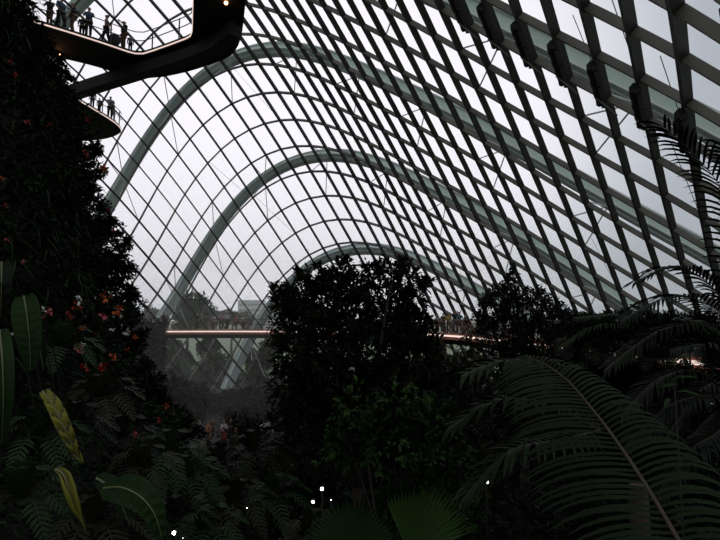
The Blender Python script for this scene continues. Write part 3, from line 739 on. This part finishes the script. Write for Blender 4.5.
for (u, v, d), fwd in zip(FERNS, fwords):
    s = max(.5, d * .10); fern('fern', W(u, v, d), (.5, -.7, .5), 8, s, leafmat(R.choice(['green', 'dark', 'olive'])), 'arching green fern ' + fwd, 'ferns in the lower left planting', leaflen=.14 * s / .6, w=.022 * s / .6)

# flowers on the planted wall
def flower(u, v, size, key, label, kind='begonia'):
    h = wall_hit(u, v, 1.15)
    if h is None: h = (np.array(W(u, v, 20.5)), 20.5)
    p, s = h; p = Vector(p); sz = size * (1.4 if v > 270 else 1.0) * s / FPX
    rt = tag(empty(kind, tuple(p)), label, 'flower', 'flowers on the planted wall')
    n = 9; d = rand_dirs(n) + np.array([.2, -.8, .1]); 
    V, F = leaves(rand_dirs(n) * sz * .25, d, rand_dirs(n), sz * .55, sz * .34, fold=.1)
    link('petals', arr_mesh('petals', V, F), leafmat(key), rt)
    V, F = leaves(rand_dirs(6) * sz * .2 + np.array([0, .04, -.02]), rand_dirs(6) + np.array([0, .2, -.2]), rand_dirs(6), sz * .7, sz * .3)
    link('leaves', arr_mesh('fl_leaves', V, F), leafmat('green'), rt)
    MB().tube([(0, 0, 0), (0, .15, -.1), Vector((MC.x - p.x, MC.y - p.y, 0)).normalized() * .9 + Vector((0, 0, -.35))], [.008, .01, .012], 5).build('stem', RACHG, rt)
FL = [(88, 121, 7, 'red', 'red flower under the rounded walkway end'), (85, 153, 8, 'red', 'red flower by the notch in the outline'), (103, 168, 8, 'orange', 'orange-red flower on the outline beside the tall arch'), (109, 210, 4, 'red', 'small red flower at the foot of the tall arch'),
      (113, 232, 7, 'red', 'dark red flower below the foot of the tall arch'), (106, 298, 8, 'orange', 'orange flower highest of the lower cluster'), (119, 310, 9, 'orange', 'bright orange-red flower facing out, above the far walkway height'), (104, 316, 6, 'pink', 'pale pink flower left of the bright orange one'),
      (128, 333, 6, 'white', 'whitish flower right of the cluster'), (135, 337, 4, 'orange', 'small orange flower at the outer edge by the walkway'), (79, 301, 7, 'white', 'white flower on top of the red one'), (79, 306, 8, 'red', 'red flower right under the white one'), (70, 316, 7, 'red', 'red flower lower left of the white and red pair'),
      (48, 312, 7, 'pink', 'pink flower at the left, beside the arrow-shaped leaf'), (44, 309, 4, 'white', 'tiny white flower touching the pink one'), (83, 327, 4, 'orange', 'small orange flower below the white and red pair'), (84, 345, 4, 'white', 'small white flower low under the pair'), (80, 350, 7, 'pink', 'pink flower hanging below the small white one'),
      (104, 366, 9, 'red', 'glossy red flower with pale marks, lowest of the bright ones'), (103, 362, 3, 'white', 'white mark-like tiny flower on the glossy red one'), (85, 368, 8, 'red', 'deep red flower left of the glossy one'), (113, 357, 5, 'orange', 'orange flower right above the glossy one'),
      (12, 63, 7, 'red', 'dim red flower high at the left edge'), (16, 76, 7, 'red', 'red flower below it, high at the left edge'), (52, 84, 7, 'rust', 'brownish flower left of the gap between walkways'), (50, 125, 6, 'red', 'dim red flower left of the rounded walkway end'), (28, 123, 6, 'red', 'dim red flower on the dark upper wall'),
      (2, 178, 5, 'orange', 'orange flower cut by the left edge'), (8, 240, 5, 'pink', 'dim pink flower near the left edge'), (24, 262, 6, 'pink', 'dim pink flower above the arrow-shaped leaf'), (6, 205, 5, 'red', 'red flower near the left edge at upper mid height'), (77, 240, 6, 'rust', 'rust flower in the dark middle of the wall'),
      (12, 334, 4, 'white', 'tiny white flower at the left edge above the ribbed leaf'), (135, 434, 6, 'red', 'dark red flower in the lower slope'), (160, 420, 5, 'red', 'small red flower on the slope below the mist'), (167, 406, 4, 'orange', 'small orange flower by the start of the path'), (155, 397, 4, 'rust', 'brown flower at the edge of the mist'),
      (128, 350, 4, 'orange', 'tiny orange flower left of the mist'), (96, 334, 5, 'rust', 'rust flower in the middle of the cluster'), (112, 330, 4, 'white', 'tiny white flower in the middle of the cluster')]
for u, v, s, k, lb in FL: flower(u, v, s, k, lb)

# dark planting that fills the floor of the hall
def bush(x, y, z, r, key, label, group=None, Lf=.22, dens=7, name='shrub', cat='shrub', tall=1.0, per=6):
    rt = tag(empty(name, (x, y, 0)), label, cat, group)
    sp = [((x + R.uniform(-.5, .5) * r, y + R.uniform(-.5, .5) * r, z - r * .9 + R.uniform(-.2, .5) * r), r * R.uniform(.45, .75)) for _ in range(6)]
    sp += [((x + R.uniform(-.7, .7) * r, y + R.uniform(-.6, .6) * r, max(.5, z - r * 1.9)), r * .8) for _ in range(3)]
    crown(rt, sp, dens, Lf, Lf * .34, [leafmat('dark'), leafmat(key)], per=per)
    MB().tube([(0, 0, 0), (.1, 0, z * .5), (0, 0, z - r * .5)], [.09, .07, .03], 6).build('trunk', BARK, rt)
BUSH = [(1.6, 34, 6.0, 3.0), (-3.5, 30, 5.0, 2.6), (-6.5, 36, 3.2, 2.2), (-1, 42, 5.5, 3.2), (6, 30, 7.2, 2.6), (9.5, 27, 7.4, 2.4), (4, 40, 7.0, 3.0), (-5.5, 24, 4.4, 2.3), (-2.0, 22, 5.8, 2.4), (2.8, 24, 7.2, 2.4), (5.5, 13.5, 7.9, 1.9), (7.6, 19, 8.0, 2.3), (3.0, 14.5, 7.2, 2.0), (-2.6, 15, 6.0, 1.8), (-5.0, 17, 5.2, 1.9), (-7.2, 21, 4.6, 2.0),
        (-1.6, 9.2, 6.0, 1.2), (-.4, 7.6, 6.6, .9), (-3.4, 11, 5.6, 1.4), (3.4, 9.4, 7.2, 1.2), (5.2, 7.2, 7.6, 1.3), (-10.5, 47.5, 1.6, 1.5), (-4.5, 46, 4.4, 2.4), (8.5, 22, 8.4, 2.0), (10.5, 36, 7.5, 3.0), (13, 30, 8.3, 3.0), (7.0, 11, 7.8, 1.6), (-9.2, 29, 1.6, 1.6), (-8.6, 39, .9, .9), (-4.2, 19.5, 4.6, 1.6), (-2.2, 5.4, 7.2, .8), (2.2, 6.0, 7.1, .9), (3.0, 5.0, 7.6, .9), (.3, 5.6, 6.9, .8)]
bwords = ['far behind the central tree', 'behind the left side of the central tree', 'beside the path behind the white flowers', 'far back under the lower walkway', 'behind the pointed tree', 'under the right run of the lower walkway', 'by the brown column of the walkway', 'left of the central tree in the middle distance', 'right behind the central tree trunk', 'between central and pointed trees',
          'under the pointed tree', 'behind the low palm on the right', 'right of the bright shrub', 'left of the central tree', 'further left of the central tree, midway', 'on the slope right of the planted wall', 'in front and left of the bright shrub', 'above the left fan leaf', 'in the dark left of centre', 'under the broad pale palm', 'behind the long frond',
          'right of the people on the path', 'below the lower walkway, left of the central tree', 'in front of the right lit strip', 'behind the right run of the lower walkway', 'tall, beneath the glass at the right', 'behind the long frond, further right', 'in front of the people on the path', 'just behind the people on the path', 'below the white flowers', 'near the bottom edge left of centre', 'near the bottom edge right of the right fan leaf',
          'near the bottom edge below the palm', 'between the two fan leaves']
for (x, y, z, r), bw in zip(BUSH, bwords):
    bush(x, y, z, r, R.choice(['green', 'olive', 'blue', 'dark']), 'dense dark green shrub ' + bw, 'dark shrubs filling the floor of the hall', Lf=max(.13, min(.34, y * .011)), dens=16 if y < 12 else 7 if y < 30 else 4)
# hedge of foliage under the glass on the right
HW_ = [(560, 326), (585, 327), (610, 325), (632, 326), (655, 328), (678, 326), (702, 326)]
for i, (u, v) in enumerate(HW_):
    c = W(u, v, 27); rt = tag(empty('tree', (c.x, 27, 0)), 'dark hedge-like tree under the foot of the glass at the right, %s from the left' % ['first', 'second', 'third', 'fourth', 'fifth', 'sixth', 'seventh'][i], 'tree', 'hedge-like trees under the glass at the right')
    sp = [(c + Vector((R.uniform(-.7, .7), R.uniform(-.5, .5), R.uniform(-.1, .2))), .55) for _ in range(5)] + [(c + Vector((R.uniform(-.8, .8), 0, -1.2 - k)), 1.1) for k in range(3)]
    crown(rt, sp, 9, .26, .06, [leafmat('dark'), leafmat('green'), leafmat('olive')], per=6)
    MB().tube([(0, 0, 0), (0, 0, c.z - 1)], [.16, .1], 7).build('trunk', BARK, rt)

# pale flower clusters and small ground lights
def cluster(u, v, d, size, key, label):
    c = W(u, v, d); rt = tag(empty('flower_cluster', tuple(c)), label, 'flower'); n = 26
    V, F = leaves(RN.normal(size=(n, 3)) * size * .4 * np.array([1, .6, .5]), rand_dirs(n) + np.array([0, -.6, .5]), rand_dirs(n), size * .5, size * .28)
    link('petals', arr_mesh('petals', V, F), leafmat(key), rt)
    MB().tube([(0, 0, 0), (0, .3, -.3), (0, .5, -c.z)], .008, 5).build('stem', RACHG, rt)
cluster(429, 367, 30, .55, 'white', 'white blossoms below the brown column of the lower walkway')
cluster(439, 371, 30, .35, 'white', 'small white blossoms right of the larger white ones, below the walkway')
cluster(267, 425, 14, .12, 'white', 'white flower left of the central tree, in the lower dark')
cluster(273, 431, 14, .08, 'white', 'small pair of white flowers just below the white flower left of the tree')
cluster(352, 369, 11, .06, 'white', 'tiny white flower in the middle of the central tree crown')
SPOT = emit('spot_lens', (1, .93, .85), 14)
for u, v, d, s, lb in ((322, 489, 9, .035, 'brightest small ground light below the central tree'), (313, 502, 9, .03, 'small ground light lower left of the brightest one'), (306, 524, 9, .015, 'faint ground light near the bottom edge, left of the fan leaf'), (487, 482, 9, .03, 'small ground light right of the bright shrub'),
                       (247, 508, 10, .015, 'faint ground light in the lower left dark'), (178, 461, 14, .02, 'faint ground light on the left slope'), (174, 533, 8, .035, 'ground light at the bottom edge beside the large rounded leaf'), (183, 537, 8, .025, 'smaller ground light at the bottom edge, right of its neighbour'),
                       (331, 500, 9, .012, 'faintest ground light right of the brightest one'), (319, 531, 9, .012, 'faint ground light almost at the bottom edge under the brightest one')):
    c = W(u, v, d); rt = tag(empty('ground_light', tuple(c)), lb, 'light', 'small lights among the plants')
    s *= .75; MB().blob((0, 0, 0), s, 2).build('lens', SPOT, rt)
    MB().tube([(0, .02, 0), (0, .12, 0)], [s * 1.3, s * 1.1], 8).build('housing', UNDER, rt)
    MB().tube([(0, .08, 0), (0, .08, -c.z)], .012, 5).build('stake', UNDER, rt)

# lower path, side wall and boulders behind the people
PATHM = mat('path_paving', (.07, .064, .058), .8, scale=2)
tag(MB().add([(-17, 42.6, .03), (-9, 42.6, .03), (-6.5, 46.6, .03), (-17, 48, .03)], [(0, 1, 2, 3)]).build('trim_2', PATHM), 'paved lower path where people stand', kind='structure')

# trees and buildings outside, haze
def far_tree(u, v, d, rpx, label, n=5, key='outside', group='trees outside the glass'):
    c = W(u, v, d); rt = tag(empty('park_tree', (c.x, c.y, 0)), label, 'tree', group); rr = rpx * d / FPX
    sp = [(c + Vector((R.uniform(-.8, .8), R.uniform(-.4, .4), R.uniform(-1.2, .1))) * rr, rr * R.uniform(.4, .65)) for _ in range(n)]
    crown(rt, sp, 1.8 if d > 100 else 7, .7 if d > 100 else .42, .3, [leafmat(key)], per=7)
    MB().tube([(0, 0, 0), (.2, 0, c.z - rr * .4)], [.4, .2], 7).build('trunk', BARK, rt)
far_tree(188, 305, 115, 18, 'rounded tree outside, above the middle of the far walkway', 9)
for u, v, r, lb in ((140, 312, 12, 'low hazy tree outside at the left end of the far walkway'), (155, 314, 9, 'low hazy tree outside, second from the left'), (212, 312, 11, 'low hazy tree outside right of the rounded tree'), (232, 315, 9, 'low hazy tree outside in front of the pale building'), (250, 316, 9, 'low hazy tree outside left of the central tree')):
    far_tree(u, v, 150, r, lb)
for u, v, d, r, lb in ((222, 366, 84, 20, 'green tree outside behind the foot of the middle arch'), (248, 372, 84, 18, 'green tree outside seen low, left of the central tree'), (192, 366, 86, 18, 'green tree outside low behind the mist'), (262, 350, 86, 14, 'green tree outside, at the edge of the central tree'), (172, 350, 90, 18, 'green tree outside, left low behind the mist'), (452, 356, 72, 16, 'green tree outside behind the brown column of the lower walkway'), (474, 358, 72, 14, 'green tree outside under the lit strip, left of the rust-brown tree'), (437, 362, 76, 14, 'green tree outside just left of the brown walkway column'), (212, 348, 95, 15, 'green tree outside directly under the far walkway')):
    far_tree(u, v, d, r, lb, key='outside')
for u, v, r, lb in ((585, 316, 10, 'green tree outside the right foot of the glass'), (606, 317, 8, 'green tree outside, right of the first one by the glass foot'), (650, 318, 8, 'green tree outside at the far right foot of the glass')):
    far_tree(u, v, 60, r, lb)
BLD = mat('building_wall', (.62, .62, .64), .8, col2=(.55, .55, .57), scale=.05)
WIN = mat('building_window', (.25, .27, .30), .3)
for u0, u1, v, lb in ((238, 262, 301, 'pale long building far outside, left of the central tree'), (262, 284, 304, 'second pale building far outside, touching the central tree')):
    p0 = W(u0, v, 330); p1 = W(u1, v, 330); b = tag(empty('distant_building', ((p0.x + p1.x) / 2, 330, 0)), lb, 'building')
    w_ = p1.x - p0.x; MB().box((0, 6, p0.z / 2), (w_, 12, p0.z)).build('wall', BLD, b)
    MB().box((0, 6, p0.z + .3), (w_ + 1, 13, .6)).build('roof', BLD, b)
    for k in range(4): MB().box((0, -.1, p0.z - 2.2 - k * 3.4), (w_ * .92, .3, 1.3)).build('window_band', WIN, b)

m = MB(); m.blob((-18.5, 48.5, 5.2), 1.0, 4, (14, 9, 8.5)); mo = m.build('mist', fog_mat('mist', .009, (.99, .93, .90)), None, True)
tag(mo, 'pale mist hanging round the far left end of the lower walkway', 'mist', kind='stuff')
m = MB(); m.box((0, 245, 20), (700, 300, 60)); mo = m.build('haze', fog_mat('haze', .0020, (.99, .99, 1.0), .5))
tag(mo, 'rain haze over the park outside', 'haze', kind='stuff')

# planted pillar in the mist, low planting by the foot of the glass and in front of the right strip
c = W(149, 330, 52.5); rt = tag(empty('planted_pillar', (c.x, 52.5, 0)), 'tall vine-covered pillar in the mist at the left end of the far walkway', 'pillar')
MB().tube([(0, 0, 0), (0, 0, 5), (0, 0, 9.6)], [1.5, 1.3, 1.25], 16).build('pillar_core', mat('vine_brown', (.05, .038, .030), .9, col2=(.02, .018, .013), scale=3), rt)
n = 1500; a = RN.uniform(0, 6.28, n); z = RN.uniform(0, 10, n); pp = np.stack([np.cos(a) * 1.4, np.sin(a) * 1.4, z], 1); oo = np.stack([np.cos(a), np.sin(a), 0 * a], 1)
V, F, mi = sprays(pp, 4, .35, .13, out=oo, rad=.2, nmat=2)
link('vines', arr_mesh('vines', V, F, mi), [leafmat('rust'), leafmat('olive')], rt)
for i, (u, d, z, r, w_) in enumerate(((165, 57, 3.6, 2.0, 'left, behind the far planted pillar'), (185, 59, 2.6, 1.8, 'by the glass foot, left of the slanting arch foot'), (205, 60, 2.0, 1.6, 'at the glass foot under the middle arch'), (228, 60, 1.8, 1.6, 'at the glass foot right of the arch foot'), (250, 59, 2.4, 1.8, 'at the glass foot left of the central tree'), (272, 57, 3.4, 2.2, 'at the glass foot behind the central tree edge'),
                                      (196, 52, 3.2, 1.2, 'slender, in the mist before the glass'), (172, 50, 4.5, 1.4, 'tall in the mist, right of the planted pillar'))):
    c = W(u, 400, d); bush(c.x, d, z, r, R.choice(['green', 'olive']), 'dense dark green shrub ' + w_, 'dark shrubs filling the floor of the hall', Lf=.4, dens=5)
for u, v, d, w_ in ((575, 356, 12.6, 'first from the left'), (602, 361, 12.4, 'second from the left'), (624, 362, 12.4, 'third from the left'), (668, 362, 12.2, 'fourth from the left'), (712, 372, 12.0, 'fifth from the left'), (648, 366, 12.0, 'low one in the middle')):
    c = W(u, v, d); fern('fern', c, (-.1, -.7, .6), 9, 1.0, leafmat('dark'), 'dark arching fern right under the broken lit strip, ' + w_, 'ferns under the right lit strip', leaflen=.28, w=.035)
    bush(c.x, d + .6, c.z - .05, .9, 'dark', 'low dark shrub under the broken lit strip, ' + w_, 'low shrubs under the right lit strip', Lf=.16, dens=16)
for i, (u, v, d) in enumerate(((588, 331, 15), (612, 332, 14.6), (637, 331, 14.2), (662, 332, 13.9), (688, 331, 13.6), (712, 333, 13.3))):
    c = W(u, v, d); rt = tag(empty('slender_tree', (c.x, d, 0)), 'slender dark tree before the right walkway railing, %s from the left' % ['first', 'second', 'third', 'fourth', 'fifth', 'sixth'][i], 'tree', 'slender trees before the right railing')
    k = d / FPX; sp = [(c + Vector((R.uniform(-9, 9) * k, R.uniform(-.3, .3), R.uniform(-4, 3) * k)), R.uniform(8, 11) * k) for _ in range(6)]
    crown(rt, sp, 30, .15, .05, [leafmat('dark'), leafmat('green'), leafmat('dark')], per=7)
    MB().tube([(0, 0, 0), (.05, 0, c.z * .6), (0, 0, c.z)], [.05, .04, .02], 6).build('trunk', BARK, rt)

# ---------------------------------------------------------------- people
def skin_mesh(name, verts, edges, rad, sub=1):
    me = bpy.data.meshes.new(name + '_skel'); me.from_pydata([Vector(v) for v in verts], edges, []); me.update()
    o = bpy.data.objects.new(name + '_skel', me); COL.objects.link(o)
    md = o.modifiers.new('s', 'SKIN'); md.use_smooth_shade = True
    for i, r in enumerate(rad):
        sv = me.skin_vertices[0].data[i]; sv.radius = (r, r) if not isinstance(r, tuple) else r; sv.use_root = (i == 0)
    ss = o.modifiers.new('ss', 'SUBSURF'); ss.levels = sub; ss.render_levels = sub
    dg = bpy.context.evaluated_depsgraph_get(); dg.update()
    out = bpy.data.meshes.new_from_object(o.evaluated_get(dg)); out.name = name
    bpy.data.objects.remove(o); return out
def pose_meshes(name, arms, lean=0.0, sit=0, stride=.08):
    """body, top, trousers and hair of a 1.7 m figure facing -y; arms = (left hand, right hand)"""
    v = [(0, 0, .95), (0, lean * .4, 1.12), (0, lean, 1.32), (0, lean, 1.44), (0, lean - .02, 1.50), (0, lean - .02, 1.58), (0, lean - .01, 1.66)]
    r = [(.15, .11), (.135, .10), (.165, .10), (.055, .055), (.055, .055), (.082, .10), (.065, .075)]
    e = [(i, i + 1) for i in range(6)]
    v.append((0, lean - .125, 1.585)); r.append(.016); e.append((5, 7))
    for s in (-1, 1): v.append((s * .088, lean, 1.58)); r.append(.016); e.append((5, len(v) - 1))
    tv = [(0, 0, .90), v[1], v[2]]; tr = [(.195, .15), (.165, .135), (.185, .125)]; te = [(0, 1), (1, 2)]
    lv = [(0, 0, 1.0)]; lr = [(.17, .13)]; le = []
    for s, hand in zip((-1, 1), arms):
        sh = (s * .18, lean, 1.36); hand = Vector(hand); el = (Vector(sh) + hand) / 2 + Vector((s * .035, .05, -.07))
        b = len(v); v += [sh, tuple(el), tuple(hand)]; r += [.052, .04, .028]; e += [(2, b), (b, b + 1), (b + 1, b + 2)]
        hd = (hand - el).normalized(); sd = Vector((0, 1, 0)).cross(hd).normalized()
        pm = hand + hd * .07; v.append(tuple(pm)); r.append((.03, .016)); e.append((b + 2, b + 3))
        for k, (of, ln) in enumerate(((-.03, .06), (-.01, .075), (.012, .07), (.032, .055))):
            q = pm + sd * of + hd * .02; b2 = len(v); v += [tuple(q + hd * ln * .5), tuple(q + hd * ln + Vector((0, -.015, 0)))]; r += [.0085, .007]; e += [(b + 3, b2), (b2, b2 + 1)]
        b2 = len(v); v += [tuple(hand + hd * .03 - sd * .04), tuple(hand + hd * .075 - sd * .055)]; r += [.011, .008]; e += [(b + 2, b2), (b2, b2 + 1)]
        b = len(tv); tv += [sh, tuple(el), tuple(Vector(el).lerp(hand, .2))]; tr += [.072, .06, .055]; te += [(2, b), (b, b + 1), (b + 1, b + 2)]
    for s, st in ((-1, stride), (1, -stride)):
        hp = (s * .09, 0, .88); kn = (s * .10, -.03 + st * .5, .50); an = (s * .10, .02 + st, .085); toe = (s * .115, -.15 + st, .04)
        b = len(v); v += [hp, kn, an, toe]; r += [.095, .062, .045, (.045, .032)]; e += [(0, b), (b, b + 1), (b + 1, b + 2), (b + 2, b + 3)]
        b = len(lv); lv += [hp, kn, tuple(Vector(an) + Vector((0, 0, .03)))]; lr += [.115, .082, .068]; le += [(0, b), (b, b + 1), (b + 1, b + 2)]
    hv = [(0, lean + .02, 1.66), (0, lean + .05, 1.60), (0, lean + .06, 1.50)]; hr = [(.088, .10), (.086, .08), (.06, .04)]
    return dict(body=skin_mesh(name + '_body', v, e, r), top=skin_mesh(name + '_top', tv, te, tr), trousers=skin_mesh(name + '_trousers', lv, le, lr),
                hair=skin_mesh(name + '_hair', hv, [(0, 1), (1, 2)], hr))
POSES = [pose_meshes('stand', ((-.26, -.02, .86), (.26, -.02, .86))), pose_meshes('rail', ((-.22, -.34, 1.10), (.22, -.34, 1.12)), lean=-.06),
         pose_meshes('photo', ((-.07, -.30, 1.48), (.08, -.30, 1.48)), stride=.04), pose_meshes('walk', ((-.25, -.16, .92), (.25, .14, .92)), stride=.2)]
for ps in POSES:
    for me in ps.values(): me.materials.append(None)
SKIN = [mat('skin_a', (.42, .25, .17), .6), mat('skin_b', (.22, .12, .08), .6)]
HAIR = mat('hair', (.02, .016, .014), .5)
BAG = mat('bag_cloth', (.05, .05, .055), .8)
CL = {}
def cloth(key):
    T = {'navy': (.02, .03, .07), 'blue': (.05, .09, .20), 'black': (.015, .015, .017), 'white': (.65, .63, .62), 'grey': (.20, .21, .22), 'pink': (.60, .20, .24), 'orange': (.45, .20, .09), 'yellow': (.55, .42, .08), 'brown': (.14, .07, .04), 'red': (.45, .07, .06), 'teal': (.07, .16, .16), 'rose': (.45, .32, .33)}[key]
    return mat('cloth_' + key, T, .85, scale=5)
def person(p, face, pose, h, top, low, label, bag=False, hair=True, skin=0):
    rt = tag(empty('person', tuple(p), face), label, 'person'); k = h / 1.64; rt.scale = (k, k, k); ps = POSES[pose]
    for nm, m in (('body', SKIN[skin]), ('top', cloth(top)), ('trousers', cloth(low)), ('hair', HAIR)):
        if nm == 'hair' and not hair: continue
        o = bpy.data.objects.new(nm, ps[nm]); COL.objects.link(o); o.parent = rt
        o.material_slots[0].link = 'OBJECT'; o.material_slots[0].material = m
    if bag:
        b = MB(); b.blob((0, .22, 1.15), .2, 2, (.8, .5, 1.15), .05); b.build('backpack', BAG, rt, True)
    return rt
def on_edge(u, off, edge_uv, z, zt):
    """a standing place 'off' metres behind the near edge below picture column u"""
    for (u0, v0), (u1, v1) in zip(edge_uv[:-1], edge_uv[1:]):
        if u0 <= u <= u1 and u1 > u0: v = v0 + (v1 - v0) * (u - u0) / (u1 - u0); break
    q = WZ(u, v, z); d = Vector((q.x, q.y)).normalized(); return Vector((q.x + d.x * off, q.y + d.y * off, zt))
for u, off, h, pose, fc, top, low, bag, lb in (
        (49, .45, 1.55, 1, .2, 'black', 'brown', 0, 'person in dark clothes at the upper walkway railing, nearest the planted wall'),
        (60, .40, 1.80, 3, 1.2, 'blue', 'black', 0, 'tall person in a blue top second from the planted wall on the upper walkway'),
        (72, .40, 1.68, 0, -.8, 'black', 'brown', 0, 'person in black with brown lower clothes third from the planted wall on the upper walkway'),
        (81.5, .55, 1.22, 0, .5, 'black', 'black', 0, 'child in dark clothes beside the adult with the blue top in the upper walkway group'),
        (88, .40, 1.72, 1, .4, 'blue', 'black', 1, 'person in blue top with a backpack, middle of the upper walkway group'),
        (106, .40, 1.70, 3, -1.3, 'rose', 'black', 0, 'person in a pale pink shirt walking on the upper walkway behind a dark bag'),
        (123, .40, 1.70, 2, -.4, 'black', 'brown', 0, 'person in dark clothes right of the large bag on the upper walkway'),
        (130, .45, 1.05, 0, .3, 'grey', 'black', 0, 'small child in dark clothes at the corner of the upper walkway')):
    person(on_edge(u, off, nearp, ZU, ZU + .28), fc, pose, h, top, low, lb, bag)
p = on_edge(114, .4, nearp, ZU, ZU + .28); bg = tag(empty('wheeled_bag', tuple(p)), 'big rounded dark bag or pushchair between two people on the upper walkway', 'bag')
MB().blob((0, 0, .42), .36, 3, (1.0, .6, 1.05), .03).build('bag_body', BAG, bg, True)
MB().tube([(-.2, 0, .7), (-.35, 0, 1.0), (-.12, 0, 1.05)], .02, 6).build('handle', RAIL, bg)
for s in (-1, 1): MB().tube([(s * .2, -.03, .06), (s * .2, .03, .06)], .06, 10).build('wheel', RAIL, bg)
NE = [(60, 91), (75, 100), (87, 107), (97, 113), (107, 119), (115, 124.5), (119, 128)]
for u, h, pose, fc, top, low, bag, lb in ((92, 1.40, 0, .3, 'black', 'black', 0, 'person half hidden by the edge at the left of the short rounded walkway end'),
                                    (99, 1.1, 0, .3, 'black', 'black', 0, 'child in black between the others on the short rounded walkway end'),
                                    (109.5, 1.75, 1, .6, 'grey', 'black', 0, 'person in grey standing on the short rounded walkway end'),
                                    (112.5, 1.6, 0, 1.5, 'grey', 'grey', 0, 'person in grey close behind another on the short rounded walkway end')):
    person(on_edge(u, .5, NE, ZM, ZM + .3), fc, pose, h, top, low, lb, bag)
for u, d, h, pose, fc, top, low, lb in ((443, 43.6, 1.62, 1, .2, 'brown', 'black', 'person in brown at the left of the group on the right lower walkway'), (448.5, 43.4, 1.66, 0, -.3, 'yellow', 'grey', 'person in a yellow top on the right lower walkway'),
                                        (455, 42.6, 1.86, 2, .2, 'navy', 'blue', 'tall person in dark blue on the right lower walkway'), (459, 42.0, 1.70, 1, .2, 'teal', 'black', 'person in grey-green right of the tall one on the right lower walkway'), (466, 40.5, 1.60, 0, .9, 'brown', 'black', 'person in brown furthest right on the right lower walkway'), (437, 44.4, 1.5, 0, .6, 'rose', 'brown', 'person in pale top half hidden by the central tree on the lower walkway')):
    q = W(u, 318, d); person((q.x, d, 8.75), fc, pose, h, top, low, lb)
for u, h, top, lb in ((165, 1.80, 'brown', 'person at the left end of the far misty walkway'), (168.5, 1.62, 'grey', 'second person at the left end of the far misty walkway'), (198, 1.75, 'black', 'lone dark-haired person on the middle of the far misty walkway'), (222, 1.78, 'rose', 'left person of the bareheaded pair at the right of the far misty walkway'), (228, 1.80, 'white', 'person in white, right one of the pair on the far misty walkway'),
                      (214, 1.45, 'rose', 'person seen through the railing left of the pair on the far walkway'), (237, 1.5, 'pink', 'person seen through the railing right of the pair on the far walkway'), (244, 1.5, 'white', 'person in white seen through the railing near the central tree on the far walkway')):
    q = W(u, 318, 56.6); person((q.x, 56.3 if u < 250 else 55, 8.75), R.uniform(-.5, .5), 1, h, top, 'black', lb)
for u, d, h, pose, top, low, lb, bag in ((193, 45.5, 1.6, 0, 'black', 'black', 'person in black at the left of the group on the lower path', 0), (200, 45.0, 1.66, 3, 'grey', 'black', 'person in grey on the lower path, left of the orange top', 1), (208.5, 43.6, 1.80, 0, 'orange', 'brown', 'person in an orange-brown top on the lower path', 0), (213, 46, 1.6, 0, 'brown', 'black', 'person in brown behind the orange top on the lower path', 0),
                                    (224, 43.8, 1.86, 0, 'white', 'red', 'person in white top and red lower clothes on the lower path', 0), (236.5, 43.0, 1.45, 1, 'pink', 'pink', 'child all in pink at the right of the group on the lower path', 0), (231, 46.2, 1.6, 0, 'black', 'black', 'person in black behind the child in pink on the lower path', 0)):
    q = W(u, 420, d); person((q.x, d, .03), R.uniform(-.6, .6), pose, h, top, low, lb, bag)
